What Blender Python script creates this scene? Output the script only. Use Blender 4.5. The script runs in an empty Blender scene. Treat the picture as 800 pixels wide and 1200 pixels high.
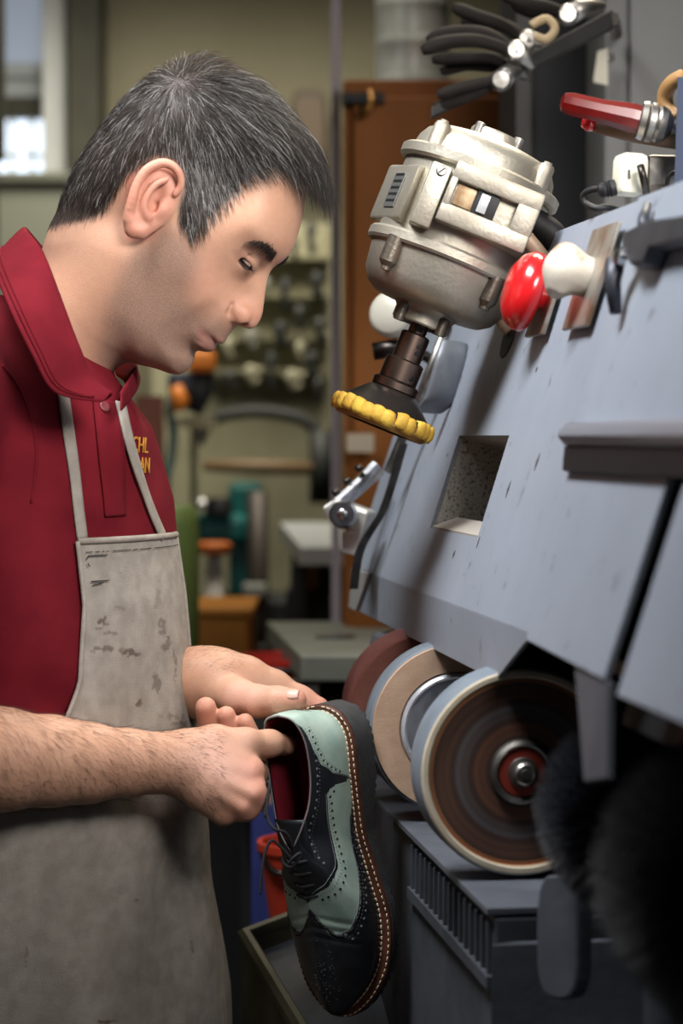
import bpy, bmesh, math, random
import numpy as np
from mathutils import Vector, Matrix, noise as mnoise
random.seed(7); RNG = np.random.default_rng(7)
SC = bpy.context.scene
COL = SC.collection

# ------------------------------------------------------------------ camera
CAM = Vector((0.0, -2.2, 1.37)); PITCH = math.radians(1.81); FPX = 2750.0
cd = bpy.data.cameras.new('camera'); cam = bpy.data.objects.new('camera', cd); COL.objects.link(cam)
cam.location = CAM; cam.rotation_euler = (math.pi/2-PITCH, 0, 0)
cd.sensor_fit = 'VERTICAL'; cd.sensor_height = 36; cd.sensor_width = 24; cd.lens = FPX*36/1200
cd.clip_start = 0.05; cd.clip_end = 60
cd.dof.use_dof = True; cd.dof.focus_distance = 2.2; cd.dof.aperture_fstop = 4.2
SC.camera = cam

# ------------------------------------------------------------------ world, lights, exposure
w = bpy.data.worlds.new('world'); SC.world = w; w.use_nodes = True
w.node_tree.nodes['Background'].inputs[0].default_value = (0.80, 0.88, 1.0, 1)
w.node_tree.nodes['Background'].inputs[1].default_value = 0.06
def area(name, loc, target, sx, sy, power, col, spread=180):
    l = bpy.data.lights.new(name, 'AREA'); l.shape = 'RECTANGLE'; l.size = sx; l.size_y = sy
    l.energy = power; l.color = col; l.spread = math.radians(spread)
    o = bpy.data.objects.new(name, l); COL.objects.link(o); o.location = loc
    o.rotation_euler = (Vector(target)-Vector(loc)).to_track_quat('-Z', 'Y').to_euler()
    return o
area('work_light_front', (0.60, -1.45, 2.15), (-0.10, 0.0, 1.60), 0.7, 0.5, 5.4, (1.0, 0.965, 0.93), 62)
area('work_light_top', (-0.50, -0.55, 2.85), (0.18, -0.1, 1.40), 0.8, 0.5, 12.5, (0.97, 0.98, 1.0), 80)
area('bench_light', (0.45, 0.85, 2.75), (-0.10, 0.1, 1.55), 0.7, 0.4, 9, (1.0, 0.90, 0.72), 110)
area('ceiling_light', (-0.25, 2.55, 2.55), (-0.35, 3.3, 1.15), 1.2, 0.4, 11, (1.0, 0.94, 0.78), 110)
area('fill_light_middle', (-0.15, 1.75, 3.05), (-0.2, 2.3, 0.7), 0.9, 0.4, 9, (1.0, 0.94, 0.80), 110)  # added fill lamp, unseen, lifts the dim middle distance
area('window_daylight', (-2.3, -0.6, 2.1), (0.1, 0.0, 1.4), 1.0, 1.2, 2.5, (0.86, 0.93, 1.0), 180)
vs = SC.view_settings; vs.view_transform = 'Standard'; vs.look = 'None'; vs.gamma = 1; vs.use_curve_mapping = False
vs.exposure = 0.0

# ------------------------------------------------------------------ helpers
_cp, _sp = math.cos(PITCH), math.sin(PITCH)
def pt(px, py, d):
    """point of the place seen at a picture position, d metres in front of the lens plane"""
    x = (px-400)/FPX*d; u = (600-py)/FPX*d
    return Vector((CAM.x+x, CAM.y+d*_cp+u*_sp, CAM.z-d*_sp+u*_cp))
def S(px, py, y=0.0):
    return Vector(((px-400)*.0008, y, 1.37+(513-py)*.0008))

def lin(c):
    return tuple(((v/12.92) if v <= .04045 else ((v+.055)/1.055)**2.4) for v in c)
def rgb(r, g, b): return lin((r/255, g/255, b/255))

MATS = {}
def mat(name, col, rough=.5, metal=0., col2=None, scale=30., detail=4., mixlo=.35, mixhi=.65, bump=0., bscale=None, sss=0., sssr=None, emit=0., coat=0., spec=None, rough2=None, stretch=None, trans=0.):
    if name in MATS: return MATS[name]
    m = bpy.data.materials.new(name); m.use_nodes = True; nt = m.node_tree; N = nt.nodes; L = nt.links
    b = N['Principled BSDF']; b.inputs['Base Color'].default_value = (*col, 1)
    b.inputs['Roughness'].default_value = rough; b.inputs['Metallic'].default_value = metal
    if spec is not None: b.inputs['Specular IOR Level'].default_value = spec
    if coat: b.inputs['Coat Weight'].default_value = coat; b.inputs['Coat Roughness'].default_value = .15
    if trans: b.inputs['Transmission Weight'].default_value = trans
    if sss:
        b.inputs['Subsurface Weight'].default_value = sss; b.inputs['Subsurface Radius'].default_value = sssr or (1, .35, .2); b.inputs['Subsurface Scale'].default_value = .006
    if emit: b.inputs['Emission Color'].default_value = (*col, 1); b.inputs['Emission Strength'].default_value = emit
    if col2 is not None or bump or rough2 is not None:
        tc = N.new('ShaderNodeTexCoord'); mp = N.new('ShaderNodeMapping'); L.new(tc.outputs['Object'], mp.inputs[0])
        if stretch: mp.inputs['Scale'].default_value = stretch
        if col2 is not None or rough2 is not None:
            n = N.new('ShaderNodeTexNoise'); n.inputs['Scale'].default_value = scale; n.inputs['Detail'].default_value = detail
            L.new(mp.outputs[0], n.inputs['Vector'])
            r = N.new('ShaderNodeMapRange'); r.inputs[1].default_value = mixlo; r.inputs[2].default_value = mixhi; L.new(n.outputs[0], r.inputs[0])
            if col2 is not None:
                mx = N.new('ShaderNodeMix'); mx.data_type = 'RGBA'; mx.inputs[6].default_value = (*col, 1); mx.inputs[7].default_value = (*col2, 1)
                L.new(r.outputs[0], mx.inputs[0]); L.new(mx.outputs[2], b.inputs['Base Color'])
            if rough2 is not None:
                rr = N.new('ShaderNodeMapRange'); rr.inputs[3].default_value = rough; rr.inputs[4].default_value = rough2; L.new(r.outputs[0], rr.inputs[0]); L.new(rr.outputs[0], b.inputs['Roughness'])
        if bump:
            n2 = N.new('ShaderNodeTexNoise'); n2.inputs['Scale'].default_value = bscale or scale*3; n2.inputs['Detail'].default_value = 3
            L.new(mp.outputs[0], n2.inputs['Vector'])
            bp = N.new('ShaderNodeBump'); bp.inputs['Strength'].default_value = bump; bp.inputs['Distance'].default_value = .002
            L.new(n2.outputs[0], bp.inputs['Height']); L.new(bp.outputs[0], b.inputs['Normal'])
    MATS[name] = m
    return m

def link(name, me, m, parent=None, smooth=False, world=True):
    o = bpy.data.objects.new(name, me); COL.objects.link(o)
    if m is not None:
        for q in (m if isinstance(m, (list, tuple)) else [m]): me.materials.append(q)
    if smooth:
        me.polygons.foreach_set('use_smooth', np.ones(len(me.polygons), bool))
    if parent is not None:
        o.parent = parent
        if world: o.matrix_parent_inverse = parent.matrix_world.inverted()
    return o
def tag(o, label=None, cat=None, group=None, kind=None):
    if label: o['label'] = label
    if cat: o['category'] = cat
    if group: o['group'] = group
    if kind: o['kind'] = kind
    return o
def thing(name, label, cat, loc=(0, 0, 0), group=None):
    o = bpy.data.objects.new(name, None); COL.objects.link(o); o.location = loc; o.empty_display_size = .05
    o.matrix_world = Matrix.Translation(loc)
    return tag(o, label, cat, group)

class MB:
    """collects boxes, tubes, lathes and sheets into one mesh"""
    def __init__(s): s.v = []; s.f = []
    def add(s, vs, fs):
        k = len(s.v); s.v += [tuple(v) for v in vs]; s.f += [tuple(i+k for i in f) for f in fs]; return s
    def box(s, c, size, M=None, bev=0.):
        c = Vector(c); sx, sy, sz = [q/2 for q in size]
        if bev:
            bm = bmesh.new(); bmesh.ops.create_cube(bm, size=1)
            for v in bm.verts: v.co = Vector((v.co.x*size[0], v.co.y*size[1], v.co.z*size[2]))
            bmesh.ops.bevel(bm, geom=bm.edges[:], offset=bev, segments=2, affect='EDGES', profile=.5)
            bm.verts.index_update()
            P = [v.co.copy() for v in bm.verts]; F = [[v.index for v in f.verts] for f in bm.faces]; bm.free()
        else:
            P = [Vector((x*sx, y*sy, z*sz)) for x in (-1, 1) for y in (-1, 1) for z in (-1, 1)]
            F = [(0, 1, 3, 2), (4, 6, 7, 5), (0, 4, 5, 1), (2, 3, 7, 6), (0, 2, 6, 4), (1, 5, 7, 3)]
        if M is not None: P = [M @ p for p in P]
        return s.add([p+c for p in P], F)
    def hexa(s, P):  # 8 corners: 4 of one face then 4 of the other in the same order
        return s.add(P, [(3, 2, 1, 0), (4, 5, 6, 7), (0, 1, 5, 4), (1, 2, 6, 5), (2, 3, 7, 6), (3, 0, 4, 7)])
    def slab(s, P, off):  # polygon given a thickness vector
        n = len(P); P = [Vector(p) for p in P]; off = Vector(off)
        return s.add(P+[p+off for p in P], [tuple(range(n))[::-1], tuple(range(n, 2*n))]+[(i, (i+1) % n, (i+1) % n+n, i+n) for i in range(n)])
    def tube(s, pts, r, n=10, cap=True):
        pts = [Vector(p) for p in pts]; R = r if isinstance(r, (list, tuple)) else [r]*len(pts)
        t0 = (pts[1]-pts[0]).normalized(); a = t0.orthogonal().normalized(); V = []; F = []
        for i, p in enumerate(pts):
            t = (pts[min(i+1, len(pts)-1)]-pts[max(i-1, 0)])
            t = t.normalized() if t.length > 1e-9 else t0
            a = (a-t*a.dot(t)); a = a.normalized() if a.length > 1e-6 else t.orthogonal().normalized(); b = t.cross(a)
            V += [p+(a*math.cos(2*math.pi*k/n)+b*math.sin(2*math.pi*k/n))*R[i] for k in range(n)]
        for i in range(len(pts)-1):
            F += [(i*n+k, i*n+(k+1) % n, (i+1)*n+(k+1) % n, (i+1)*n+k) for k in range(n)]
        if cap: F += [tuple(range(n))[::-1], tuple(range((len(pts)-1)*n, len(pts)*n))]
        return s.add(V, F)
    def lathe(s, o, axis, prof, n=32, cap=True):  # prof: (height along axis, radius)
        o = Vector(o); ax = Vector(axis).normalized(); a = ax.orthogonal().normalized(); b = ax.cross(a); V = []; F = []
        for h, r in prof:
            V += [o+ax*h+(a*math.cos(2*math.pi*k/n)+b*math.sin(2*math.pi*k/n))*max(r, 1e-5) for k in range(n)]
        for i in range(len(prof)-1):
            F += [(i*n+k, i*n+(k+1) % n, (i+1)*n+(k+1) % n, (i+1)*n+k) for k in range(n)]
        if cap: F += [tuple(range(n))[::-1], tuple(range((len(prof)-1)*n, len(prof)*n))]
        return s.add(V, F)
    def grid(s, G, closed_u=False, closed_v=False, flip=False):  # G[i][j] points
        ni, nj = len(G), len(G[0]); V = [p for row in G for p in row]; F = []
        for i in range(ni if closed_u else ni-1):
            for j in range(nj if closed_v else nj-1):
                q = (i*nj+j, i*nj+(j+1) % nj, ((i+1) % ni)*nj+(j+1) % nj, ((i+1) % ni)*nj+j)
                F.append(q[::-1] if flip else q)
        return s.add(V, F)
    def build(s, name, m, parent=None, smooth=False, angle=None, bev=0., solid=0., sub=0):
        me = bpy.data.meshes.new(name); me.from_pydata(s.v, [], s.f); me.validate()
        bm = bmesh.new(); bm.from_mesh(me); bmesh.ops.recalc_face_normals(bm, faces=bm.faces)
        if bev:
            ed = [e for e in bm.edges if len(e.link_faces) == 2 and e.calc_face_angle(0) > .5]
            if ed: bmesh.ops.bevel(bm, geom=ed, offset=bev, segments=2, affect='EDGES', profile=.5, clamp_overlap=True)
        bm.to_mesh(me); bm.free()
        o = link(name, me, m, parent, smooth or angle is not None)
        if angle is not None:
            me.set_sharp_from_angle(angle=math.radians(angle))
        if solid:
            md = o.modifiers.new('solid', 'SOLIDIFY'); md.thickness = solid; md.offset = 0
        if sub:
            md = o.modifiers.new('sub', 'SUBSURF'); md.levels = sub; md.render_levels = sub
        return o
def crv(pts, n):
    """Catmull-Rom through the points, n samples"""
    P = np.array([tuple(p) for p in pts], float); k = len(P); t = np.linspace(0, k-1, n); out = []
    for q in t:
        i = min(int(q), k-2); u = q-i
        p0, p1, p2, p3 = P[max(i-1, 0)], P[i], P[i+1], P[min(i+2, k-1)]
        out.append(.5*((2*p1)+(-p0+p2)*u+(2*p0-5*p1+4*p2-p3)*u*u+(-p0+3*p1-3*p2+p3)*u**3))
    return [Vector(p) if len(p) == 3 else tuple(p) for p in out]
def copy_tree(o, parent=None):
    c = o.copy(); COL.objects.link(c); c.parent = parent
    for ch in o.children: copy_tree(ch, c)
    return c

# ------------------------------------------------------------------ smooth solids (fields of distance, meshed by surface nets)
class Field:
    def __init__(s, lo, hi, h):
        s.lo = np.array(lo, float); s.h = h; s.n = np.ceil((np.array(hi)-s.lo)/h).astype(int)+1
        s.F = np.full(s.n, .08, np.float32)
    def sub(s, lo, hi):
        a = np.clip(np.floor((np.array(lo)-s.lo)/s.h).astype(int), 0, s.n); b = np.clip(np.ceil((np.array(hi)-s.lo)/s.h).astype(int)+1, 0, s.n)
        sl = tuple(slice(i, j) for i, j in zip(a, b))
        ax = [(s.lo[i]+s.h*np.arange(a[i], b[i])).astype(np.float32) for i in range(3)]
        return sl, np.meshgrid(*ax, indexing='ij', sparse=True)
    def comb(s, sl, d, k, op):
        A = s.F[sl]
        if op == 'u':
            h = np.maximum(k-np.abs(A-d), 0)/k if k > 0 else 0
            s.F[sl] = np.minimum(A, d)-h*h*k*.25
        elif op == 's':
            d = -d; h = np.maximum(k-np.abs(A-d), 0)/k if k > 0 else 0
            s.F[sl] = np.maximum(A, d)+h*h*k*.25
    def cone(s, a, b, r1, r2, k=.01, op='u', flat=None):
        """tapered capsule"""
        a = np.array(a, float); b = np.array(b, float); R = max(r1, r2)+k+.012
        sl, (X, Y, Z) = s.sub(np.minimum(a, b)-R, np.maximum(a, b)+R)
        ab = b-a; L = float(ab@ab)+1e-12
        t = np.clip(((X-a[0])*ab[0]+(Y-a[1])*ab[1]+(Z-a[2])*ab[2])/L, 0, 1)
        dx = X-a[0]-t*ab[0]; dy = Y-a[1]-t*ab[1]; dz = Z-a[2]-t*ab[2]
        if flat is not None:   # squash along a direction: flat=(dir, factor)
            n = np.array(flat[0], float); n /= np.linalg.norm(n); c = (dx*n[0]+dy*n[1]+dz*n[2])*(flat[1]-1)
            dx = dx+n[0]*c; dy = dy+n[1]*c; dz = dz+n[2]*c
        d = np.sqrt(dx*dx+dy*dy+dz*dz)-(r1+(r2-r1)*t)
        s.comb(sl, d.astype(np.float32), k, op)
    def chain(s, P, R, k=.006, op='u', flat=None):
        for i in range(len(P)-1): s.cone(P[i], P[i+1], R[i], R[i+1], k if i else k, op, flat)
    def ell(s, c, r, M=None, k=.01, op='u'):
        c = np.array(c, float); r = np.array(r, float); R = r.max()+k+.012
        sl, (X, Y, Z) = s.sub(c-R, c+R)
        x, y, z = X-c[0], Y-c[1], Z-c[2]
        if M is not None:
            m = np.array(M.to_3x3().transposed()); x, y, z = (m[0, 0]*x+m[0, 1]*y+m[0, 2]*z, m[1, 0]*x+m[1, 1]*y+m[1, 2]*z, m[2, 0]*x+m[2, 1]*y+m[2, 2]*z)
        k0 = np.sqrt((x/r[0])**2+(y/r[1])**2+(z/r[2])**2); k1 = np.sqrt((x/r[0]**2)**2+(y/r[1]**2)**2+(z/r[2]**2)**2)+1e-9
        s.comb(sl, (k0*(k0-1)/k1).astype(np.float32), k, op)
    def mesh(s, relax=1):
        F = s.F; sg = F < 0; n = s.n
        c = [sg[i:n[0]-1+i, j:n[1]-1+j, k:n[2]-1+k] for i in (0, 1) for j in (0, 1) for k in (0, 1)]
        cnt = sum(q.astype(np.int8) for q in c); act = (cnt > 0) & (cnt < 8)
        I = np.argwhere(act); idx = -np.ones(act.shape, np.int64); idx[tuple(I.T)] = np.arange(len(I))
        P = np.zeros((len(I), 3)); W = np.zeros(len(I))
        for ax in range(3):
            o = [q for q in range(3) if q != ax]
            for u in (0, 1):
                for v in (0, 1):
                    A = I.copy(); A[:, o[0]] += u; A[:, o[1]] += v; B = A.copy(); B[:, ax] += 1
                    fa = F[tuple(A.T)]; fb = F[tuple(B.T)]; cr = (fa < 0) != (fb < 0)
                    t = np.where(cr, fa/(fa-fb+1e-12), 0); p = A.astype(float); p[:, ax] += t
                    P += p*cr[:, None]; W += cr
        P /= W[:, None]
        Q = []
        for ax in range(3):
            o = [(ax+1) % 3, (ax+2) % 3]
            sh = [slice(None)]*3; sh2 = [slice(None)]*3; sh[ax] = slice(0, -1); sh2[ax] = slice(1, None)
            a = sg[tuple(sh)]; b = sg[tuple(sh2)]; E = np.argwhere(a != b)
            E = E[(E[:, o[0]] > 0) & (E[:, o[1]] > 0) & (E[:, o[0]] < n[o[0]]-1) & (E[:, o[1]] < n[o[1]]-1)]
            d0 = a[tuple(E.T)]
            def g(du, dv):
                C = E.copy(); C[:, o[0]] -= du; C[:, o[1]] -= dv; return idx[tuple(C.T)]
            q = np.stack([g(1, 1), g(0, 1), g(0, 0), g(1, 0)], 1); q[~d0] = q[~d0][:, ::-1]; Q.append(q)
        Q = np.concatenate(Q); V = s.lo+P*s.h
        for _ in range(relax):
            acc = np.zeros_like(V); num = np.zeros(len(V))
            for i in range(4):
                np.add.at(acc, Q[:, i], V[Q[:, (i+1) % 4]]); np.add.at(num, Q[:, i], 1)
                np.add.at(acc, Q[:, i], V[Q[:, (i-1) % 4]]); np.add.at(num, Q[:, i], 1)
            V = .5*V+.5*acc/np.maximum(num, 1)[:, None]
        return V, Q
def np_mesh(name, V, Q):
    me = bpy.data.meshes.new(name); me.vertices.add(len(V)); me.vertices.foreach_set('co', np.asarray(V, np.float32).ravel())
    k = Q.shape[1]; me.loops.add(Q.size); me.loops.foreach_set('vertex_index', Q.ravel().astype(np.int32))
    me.polygons.add(len(Q)); me.polygons.foreach_set('loop_start', (np.arange(len(Q))*k).astype(np.int32)); me.polygons.foreach_set('loop_total', np.full(len(Q), k, np.int32))
    me.update(calc_edges=True); me.validate(); return me
def vcol(me, name, arr):
    a = me.color_attributes.new(name, 'FLOAT_COLOR', 'POINT'); A = np.ones((len(me.vertices), 4), np.float32); A[:, :arr.shape[1]] = arr; a.data.foreach_set('color', A.ravel())
def strands(roots, dirs, lens, rad, seg=3, curl=None, cols=None):
    """hair as thin three-sided tapered blades; returns vertices, quads, colours"""
    n = len(roots); P = np.zeros((n, seg+1, 3)); P[:, 0] = roots; D = dirs/np.linalg.norm(dirs, axis=1)[:, None]
    for i in range(seg):
        P[:, i+1] = P[:, i]+D*(lens/seg)[:, None]
        if curl is not None:
            D = D+curl; D /= np.linalg.norm(D, axis=1)[:, None]
    T = P[:, -1]-P[:, 0]; T /= np.linalg.norm(T, axis=1)[:, None]
    A = np.cross(T, RNG.normal(size=(n, 3))); A /= np.linalg.norm(A, axis=1)[:, None]; B = np.cross(T, A)
    V = np.zeros((n, seg+1, 3, 3))
    for i in range(seg+1):
        r = (rad*(1-.85*(i/seg)**1.5))[:, None]
        for k in range(3):
            an = 2*math.pi*k/3; V[:, i, k] = P[:, i]+(A*math.cos(an)+B*math.sin(an))*r
    base = np.arange(n)[:, None]*((seg+1)*3); Q = []
    for i in range(seg):
        for k in range(3):
            Q.append(base+np.array([[i*3+k, i*3+(k+1) % 3, (i+1)*3+(k+1) % 3, (i+1)*3+k]]))
    Q = np.stack(Q, 1).reshape(-1, 4)
    C = None if cols is None else np.repeat(cols, (seg+1)*3, axis=0)
    return V.reshape(-1, 3), Q, C
def inpoly(x, y, poly):
    r = np.zeros(np.shape(x), bool); n = len(poly); j = n-1
    for i in range(n):
        xi, yi = poly[i]; xj, yj = poly[j]
        r ^= ((yi > y) != (yj > y)) & (x < (xj-xi)*(y-yi)/(yj-yi+1e-12)+xi); j = i
    return r
# ------------------------------------------------------------------ the room
WALL = mat('olive_plaster', rgb(142, 136, 114), .85, col2=rgb(132, 126, 104), scale=3, bump=.2, bscale=60)
FLOOR = mat('concrete', rgb(92, 86, 78), .8, col2=rgb(70, 66, 60), scale=4, bump=.3, bscale=40)
CEIL = mat('ceiling_paint', rgb(176, 172, 160), .9, col2=rgb(166, 162, 150), scale=3)
WHITE = mat('white_paint', rgb(238, 240, 238), .5, col2=rgb(226, 228, 226), scale=6)
DWOOD = mat('dark_olive_paint', rgb(62, 60, 46), .7, col2=rgb(48, 46, 36), scale=8)
YB = 3.45; XL, XR, YF, ZC = -2.6, 2.9, -3.2, 3.15
def struct(mb, name, m, parent=None, **k):
    o = mb.build(name, m, parent, **k)
    if parent is None: o['kind'] = 'structure'
    return o
mb = MB(); mb.box(((XL+XR)/2, (YB+YF)/2, -.05), (XR-XL+.4, YB-YF+.4, .1)); struct(mb, 'floor', FLOOR)
mb = MB(); mb.box(((XL+XR)/2, (YB+YF)/2, ZC+.05), (XR-XL+.4, YB-YF+.4, .1)); struct(mb, 'ceiling', CEIL)
# back wall with a window opening at its left end
dB = 5.66
wx0, wx1 = pt(-90, 100, dB).x, pt(57, 100, dB).x; wz0, wz1 = pt(20, 216, dB).z, pt(20, -140, dB).z
mb = MB(); T_ = .2
def wl(x0, x1, z0, z1): mb.box(((x0+x1)/2, YB+T_/2, (z0+z1)/2), (x1-x0, T_, z1-z0))
wl(XL, wx0, 0, ZC); wl(wx1, XR, 0, ZC); wl(wx0, wx1, 0, wz0); wl(wx0, wx1, wz1, ZC); struct(mb, 'wall_back', WALL)
mb = MB(); mb.box((XL-.1, (YB+YF)/2, ZC/2), (.2, YB-YF+.4, ZC)); struct(mb, 'wall_left', WALL)
mb = MB(); mb.box((XR+.1, (YB+YF)/2, ZC/2), (.2, YB-YF+.4, ZC)); struct(mb, 'wall_right', WALL)
# window: casing, sash bars, panes
win = bpy.data.objects.new('window_1', None); COL.objects.link(win); win.location = ((wx0+wx1)/2, YB, wz0); win['kind'] = 'structure'; win.matrix_world = Matrix.Translation(win.location)
SKYM = mat('daylight_pane', rgb(214, 226, 240), .3, emit=1.7)
zm = pt(20, 132, dB).z
mb = MB(); cw = pt(82, 100, dB).x-wx1
for x0, x1, z0, z1 in ((wx1-.004, wx1+cw, wz0-.10, ZC-.02), (wx0-cw, wx0+.004, wz0-.10, ZC-.02), (wx0, wx1, wz1-.03, wz1+.07), (wx0-cw, wx1+cw, wz0-.06, wz0+.004)): mb.box(((x0+x1)/2, YB-.02, (z0+z1)/2), (x1-x0, .07, z1-z0), bev=.006)
mb.build('casing', WHITE, win)
mb = MB(); mb.box(((wx0+wx1)/2, YB+.05, zm+.012), (wx1-wx0, .05, .05)); mb.build('transom', DWOOD, win)
mb = MB()
for f in (.36, .70, .86): mb.box((wx0+(wx1-wx0)*f, YB+.06, (wz0+zm)/2), (.010, .03, zm-wz0))
mb.box(((wx0+wx1)/2, YB+.06, wz0+(zm-wz0)*.42), (wx1-wx0, .03, .010)); mb.build('sash_bar', WHITE, win)
mb = MB(); mb.box(((wx0+wx1)/2, YB+.09, (wz0+zm)/2), (wx1-wx0, .01, zm-wz0)); mb.build('pane', SKYM, win)
SKY2 = mat('dull_pane', rgb(150, 160, 176), .3, emit=.6)
zq = pt(20, 72, dB).z
mb = MB(); mb.box(((wx0+wx1)/2, YB+.09, (zq+wz1)/2), (wx1-wx0, .01, wz1-zq)); mb.build('pane', SKY2, win)
mb = MB(); mb.box(((wx0+wx1)/2, YB+.07, (zm+.03+zq)/2), (wx1-wx0, .02, zq-zm-.03)); mb.box(((wx0+wx1)/2, YB+.055, zq-.02), (wx1-wx0, .03, .03)); mb.build('blind', mat('blind', rgb(190, 196, 198), .7), win)
# dark pier at the right of the window, dark reveal at its left
mb = MB(); x0, x1 = pt(84, 100, 5.5).x, pt(119, 100, 5.5).x; mb.box(((x0+x1)/2, YB-.09, ZC/2), (x1-x0, .18, ZC)); struct(mb, 'trim_1', DWOOD)
mb = MB(); x0, x1 = pt(-40, 100, 4.6).x, pt(7, 100, 4.6).x; zz0, zz1 = pt(0, 190, 4.6).z, pt(0, -200, 4.6).z
mb.box(((x0+x1)/2, 2.39, (zz0+zz1)/2), (x1-x0, .05, zz1-zz0)); mb.box(((x0+x1)/2, 2.39, zz0/2), (.05, .05, zz0))
mb.box(((x0+x1)/2, 2.39, .015), (.4, .4, .03))
o = mb.build('display_board', DWOOD); tag(o, 'dark board on a post at the left edge before the window', 'board')
# grey low chest under the window
o = thing('window_chest', 'dull grey-green chest standing under the bright window', 'chest', (pt(10, 300, 5.4).x, YB-.25, 0))
mb = MB(); zt = pt(40, 222, 5.3).z; mb.box((o.location.x, YB-.25, zt/2), (.5, .40, zt), bev=.01); mb.build('body', mat('sage_grey', rgb(112, 114, 100), .7), o)
mb = MB(); mb.box((o.location.x, YB-.25, zt+.012), (.54, .44, .024), bev=.005); mb.build('lid', mat('sage_dark', rgb(86, 88, 76), .7), o)
# ------------------------------------------------------------------ shoe finishing machine
MA = math.radians(8); MU = Vector((math.sin(MA), -math.cos(MA), 0)); MT = Vector((math.cos(MA), math.sin(MA), 0)); MZ = Vector((0, 0, 1))   # along the shaft toward us, away from the man, up
MO = pt(430, 690, 2.62); ML_ = (MT*.315+MZ).normalized(); MN = ML_.cross(MU).normalized()
if MN.dot(MT) > 0: MN = -MN         # outward normal of the sloping face, toward the man
def mp(s, l, n=0): return MO+MU*s+ML_*l+MN*n
def mq(s, t, z): return MO+MU*s+MT*t+MZ*z
MACH = thing('finishing_machine', 'grey shoe finishing machine with sloping hood and shaft of wheels', 'machine', (MO.x+.25, MO.y-.5, 0))
GREY = mat('grey_machine_paint', rgb(150, 158, 170), .42, col2=rgb(140, 147, 158), scale=5, bump=.05, bscale=60, rough2=.55)
def wear(m):
    nt = m.node_tree; N = nt.nodes; b = N['Principled BSDF']; src = b.inputs['Base Color'].links[0].from_socket
    tc = N.new('ShaderNodeTexCoord'); n = N.new('ShaderNodeTexNoise'); n.inputs['Scale'].default_value = 38; n.inputs['Detail'].default_value = 8; n.inputs['Roughness'].default_value = .7
    nt.links.new(tc.outputs['Object'], n.inputs['Vector']); r = N.new('ShaderNodeMapRange'); r.inputs[1].default_value = .60; r.inputs[2].default_value = .70; nt.links.new(n.outputs[0], r.inputs[0])
    mx = N.new('ShaderNodeMix'); mx.data_type = 'RGBA'; nt.links.new(r.outputs[0], mx.inputs[0]); nt.links.new(src, mx.inputs[6]); mx.inputs[7].default_value = (*rgb(104, 108, 116), 1); nt.links.new(mx.outputs[2], b.inputs['Base Color'])
wear(GREY)
GREYD = mat('dull_grey_paint', rgb(92, 96, 104), .55, col2=rgb(74, 78, 85), scale=14, bump=.15, bscale=90)
STEEL = mat('worn_steel', rgb(178, 174, 168), .32, 1., col2=rgb(128, 124, 118), scale=60, rough2=.5)
DARKG = mat('strut_grey', rgb(88, 90, 96), .6, col2=rgb(74, 76, 82), scale=12)
DSTEEL = mat('dark_steel', rgb(86, 82, 78), .38, 1., col2=rgb(60, 56, 52), scale=50)
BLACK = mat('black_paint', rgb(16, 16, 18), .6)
ALU = mat('bright_steel', rgb(196, 196, 198), .22, 1., col2=rgb(170, 170, 172), scale=90)
LT = .0; LE = .379
s0, s1 = -.13, .815
# sloping face round the square opening
h0, h1, l0, l1 = .262, .503, .082, .179
def sheet(name, P, m, parent, th=.004, bev=0.0008):
    mb = MB(); mb.slab(P, -MN*th); return mb.build(name, m, parent, bev=bev)
hood = MB()
ss = [s0, h0, h1, s1]; ll = [.018, l0, l1, LE]
for i in range(3):
    for j in range(3):
        if i == 1 and j == 1: continue
        hood.slab([mp(ss[i], ll[j]), mp(ss[i+1], ll[j]), mp(ss[i+1], ll[j+1]), mp(ss[i], ll[j+1])], -MN*.004)
hp = hood.build('hood_face', GREY, MACH)
# lip flaring out below the face
c0, c1 = mp(s0, .018), mp(s1, .018)
def onv(px, py):
    r = pt(px, py, 1.)-CAM; return CAM+r*((c0-CAM).dot(MT)/r.dot(MT))
b0, b1 = onv(411, 712), onv(579.5, 798); fl = -MZ*.055
mb = MB(); mb.slab([c0, c1, b1, b0], MT*.004); mb.build('hood_lip', GREY, MACH, bev=.001)
# far end cheek, top, back
tb = MO+MT*.62
mb = MB(); mb.slab([c0, mp(s0, LE), mp(s0, LE)+MT*.45, c0+MT*.57, c0+MT*.57+MZ*-.045, c0+fl+MT*.02], MU*.004); mb.build('end_cheek', GREY, MACH)
mb = MB(); mb.slab([mp(s0, LE, -.001), mp(1.65, LE, -.001), mp(1.65, LE)+MT*.45, mp(s0, LE)+MT*.45], -MZ*.004); mb.build('hood_top', GREY, MACH)
mb = MB(); mb.slab([mp(s0, LE)+MT*.45, mp(1.65, LE)+MT*.45, mp(1.65, 0)+MT*.57, mp(s0, 0)+MT*.57], MT*.004); mb.build('back_panel', GREYD, MACH)
# raised rim at the far end with its groove
mb = MB(); mb.slab([mp(s0, .018, .003), mp(.0, .018, .003), mp(.02, LE-.02, .003), mp(s0, LE-.02, .003)], -MN*.004); mb.build('end_rim', GREY, MACH, bev=.001)
mb = MB(); mb.slab([b0-MT*.003, b0+(b1-b0)*.07-MT*.003, mp(.0, .018)-MT*.004, c0-MT*.004], MT*.003); mb.build('end_rim', mat('bare_edge', rgb(198, 198, 196), .4, .4), MACH, bev=.0008)
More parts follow.
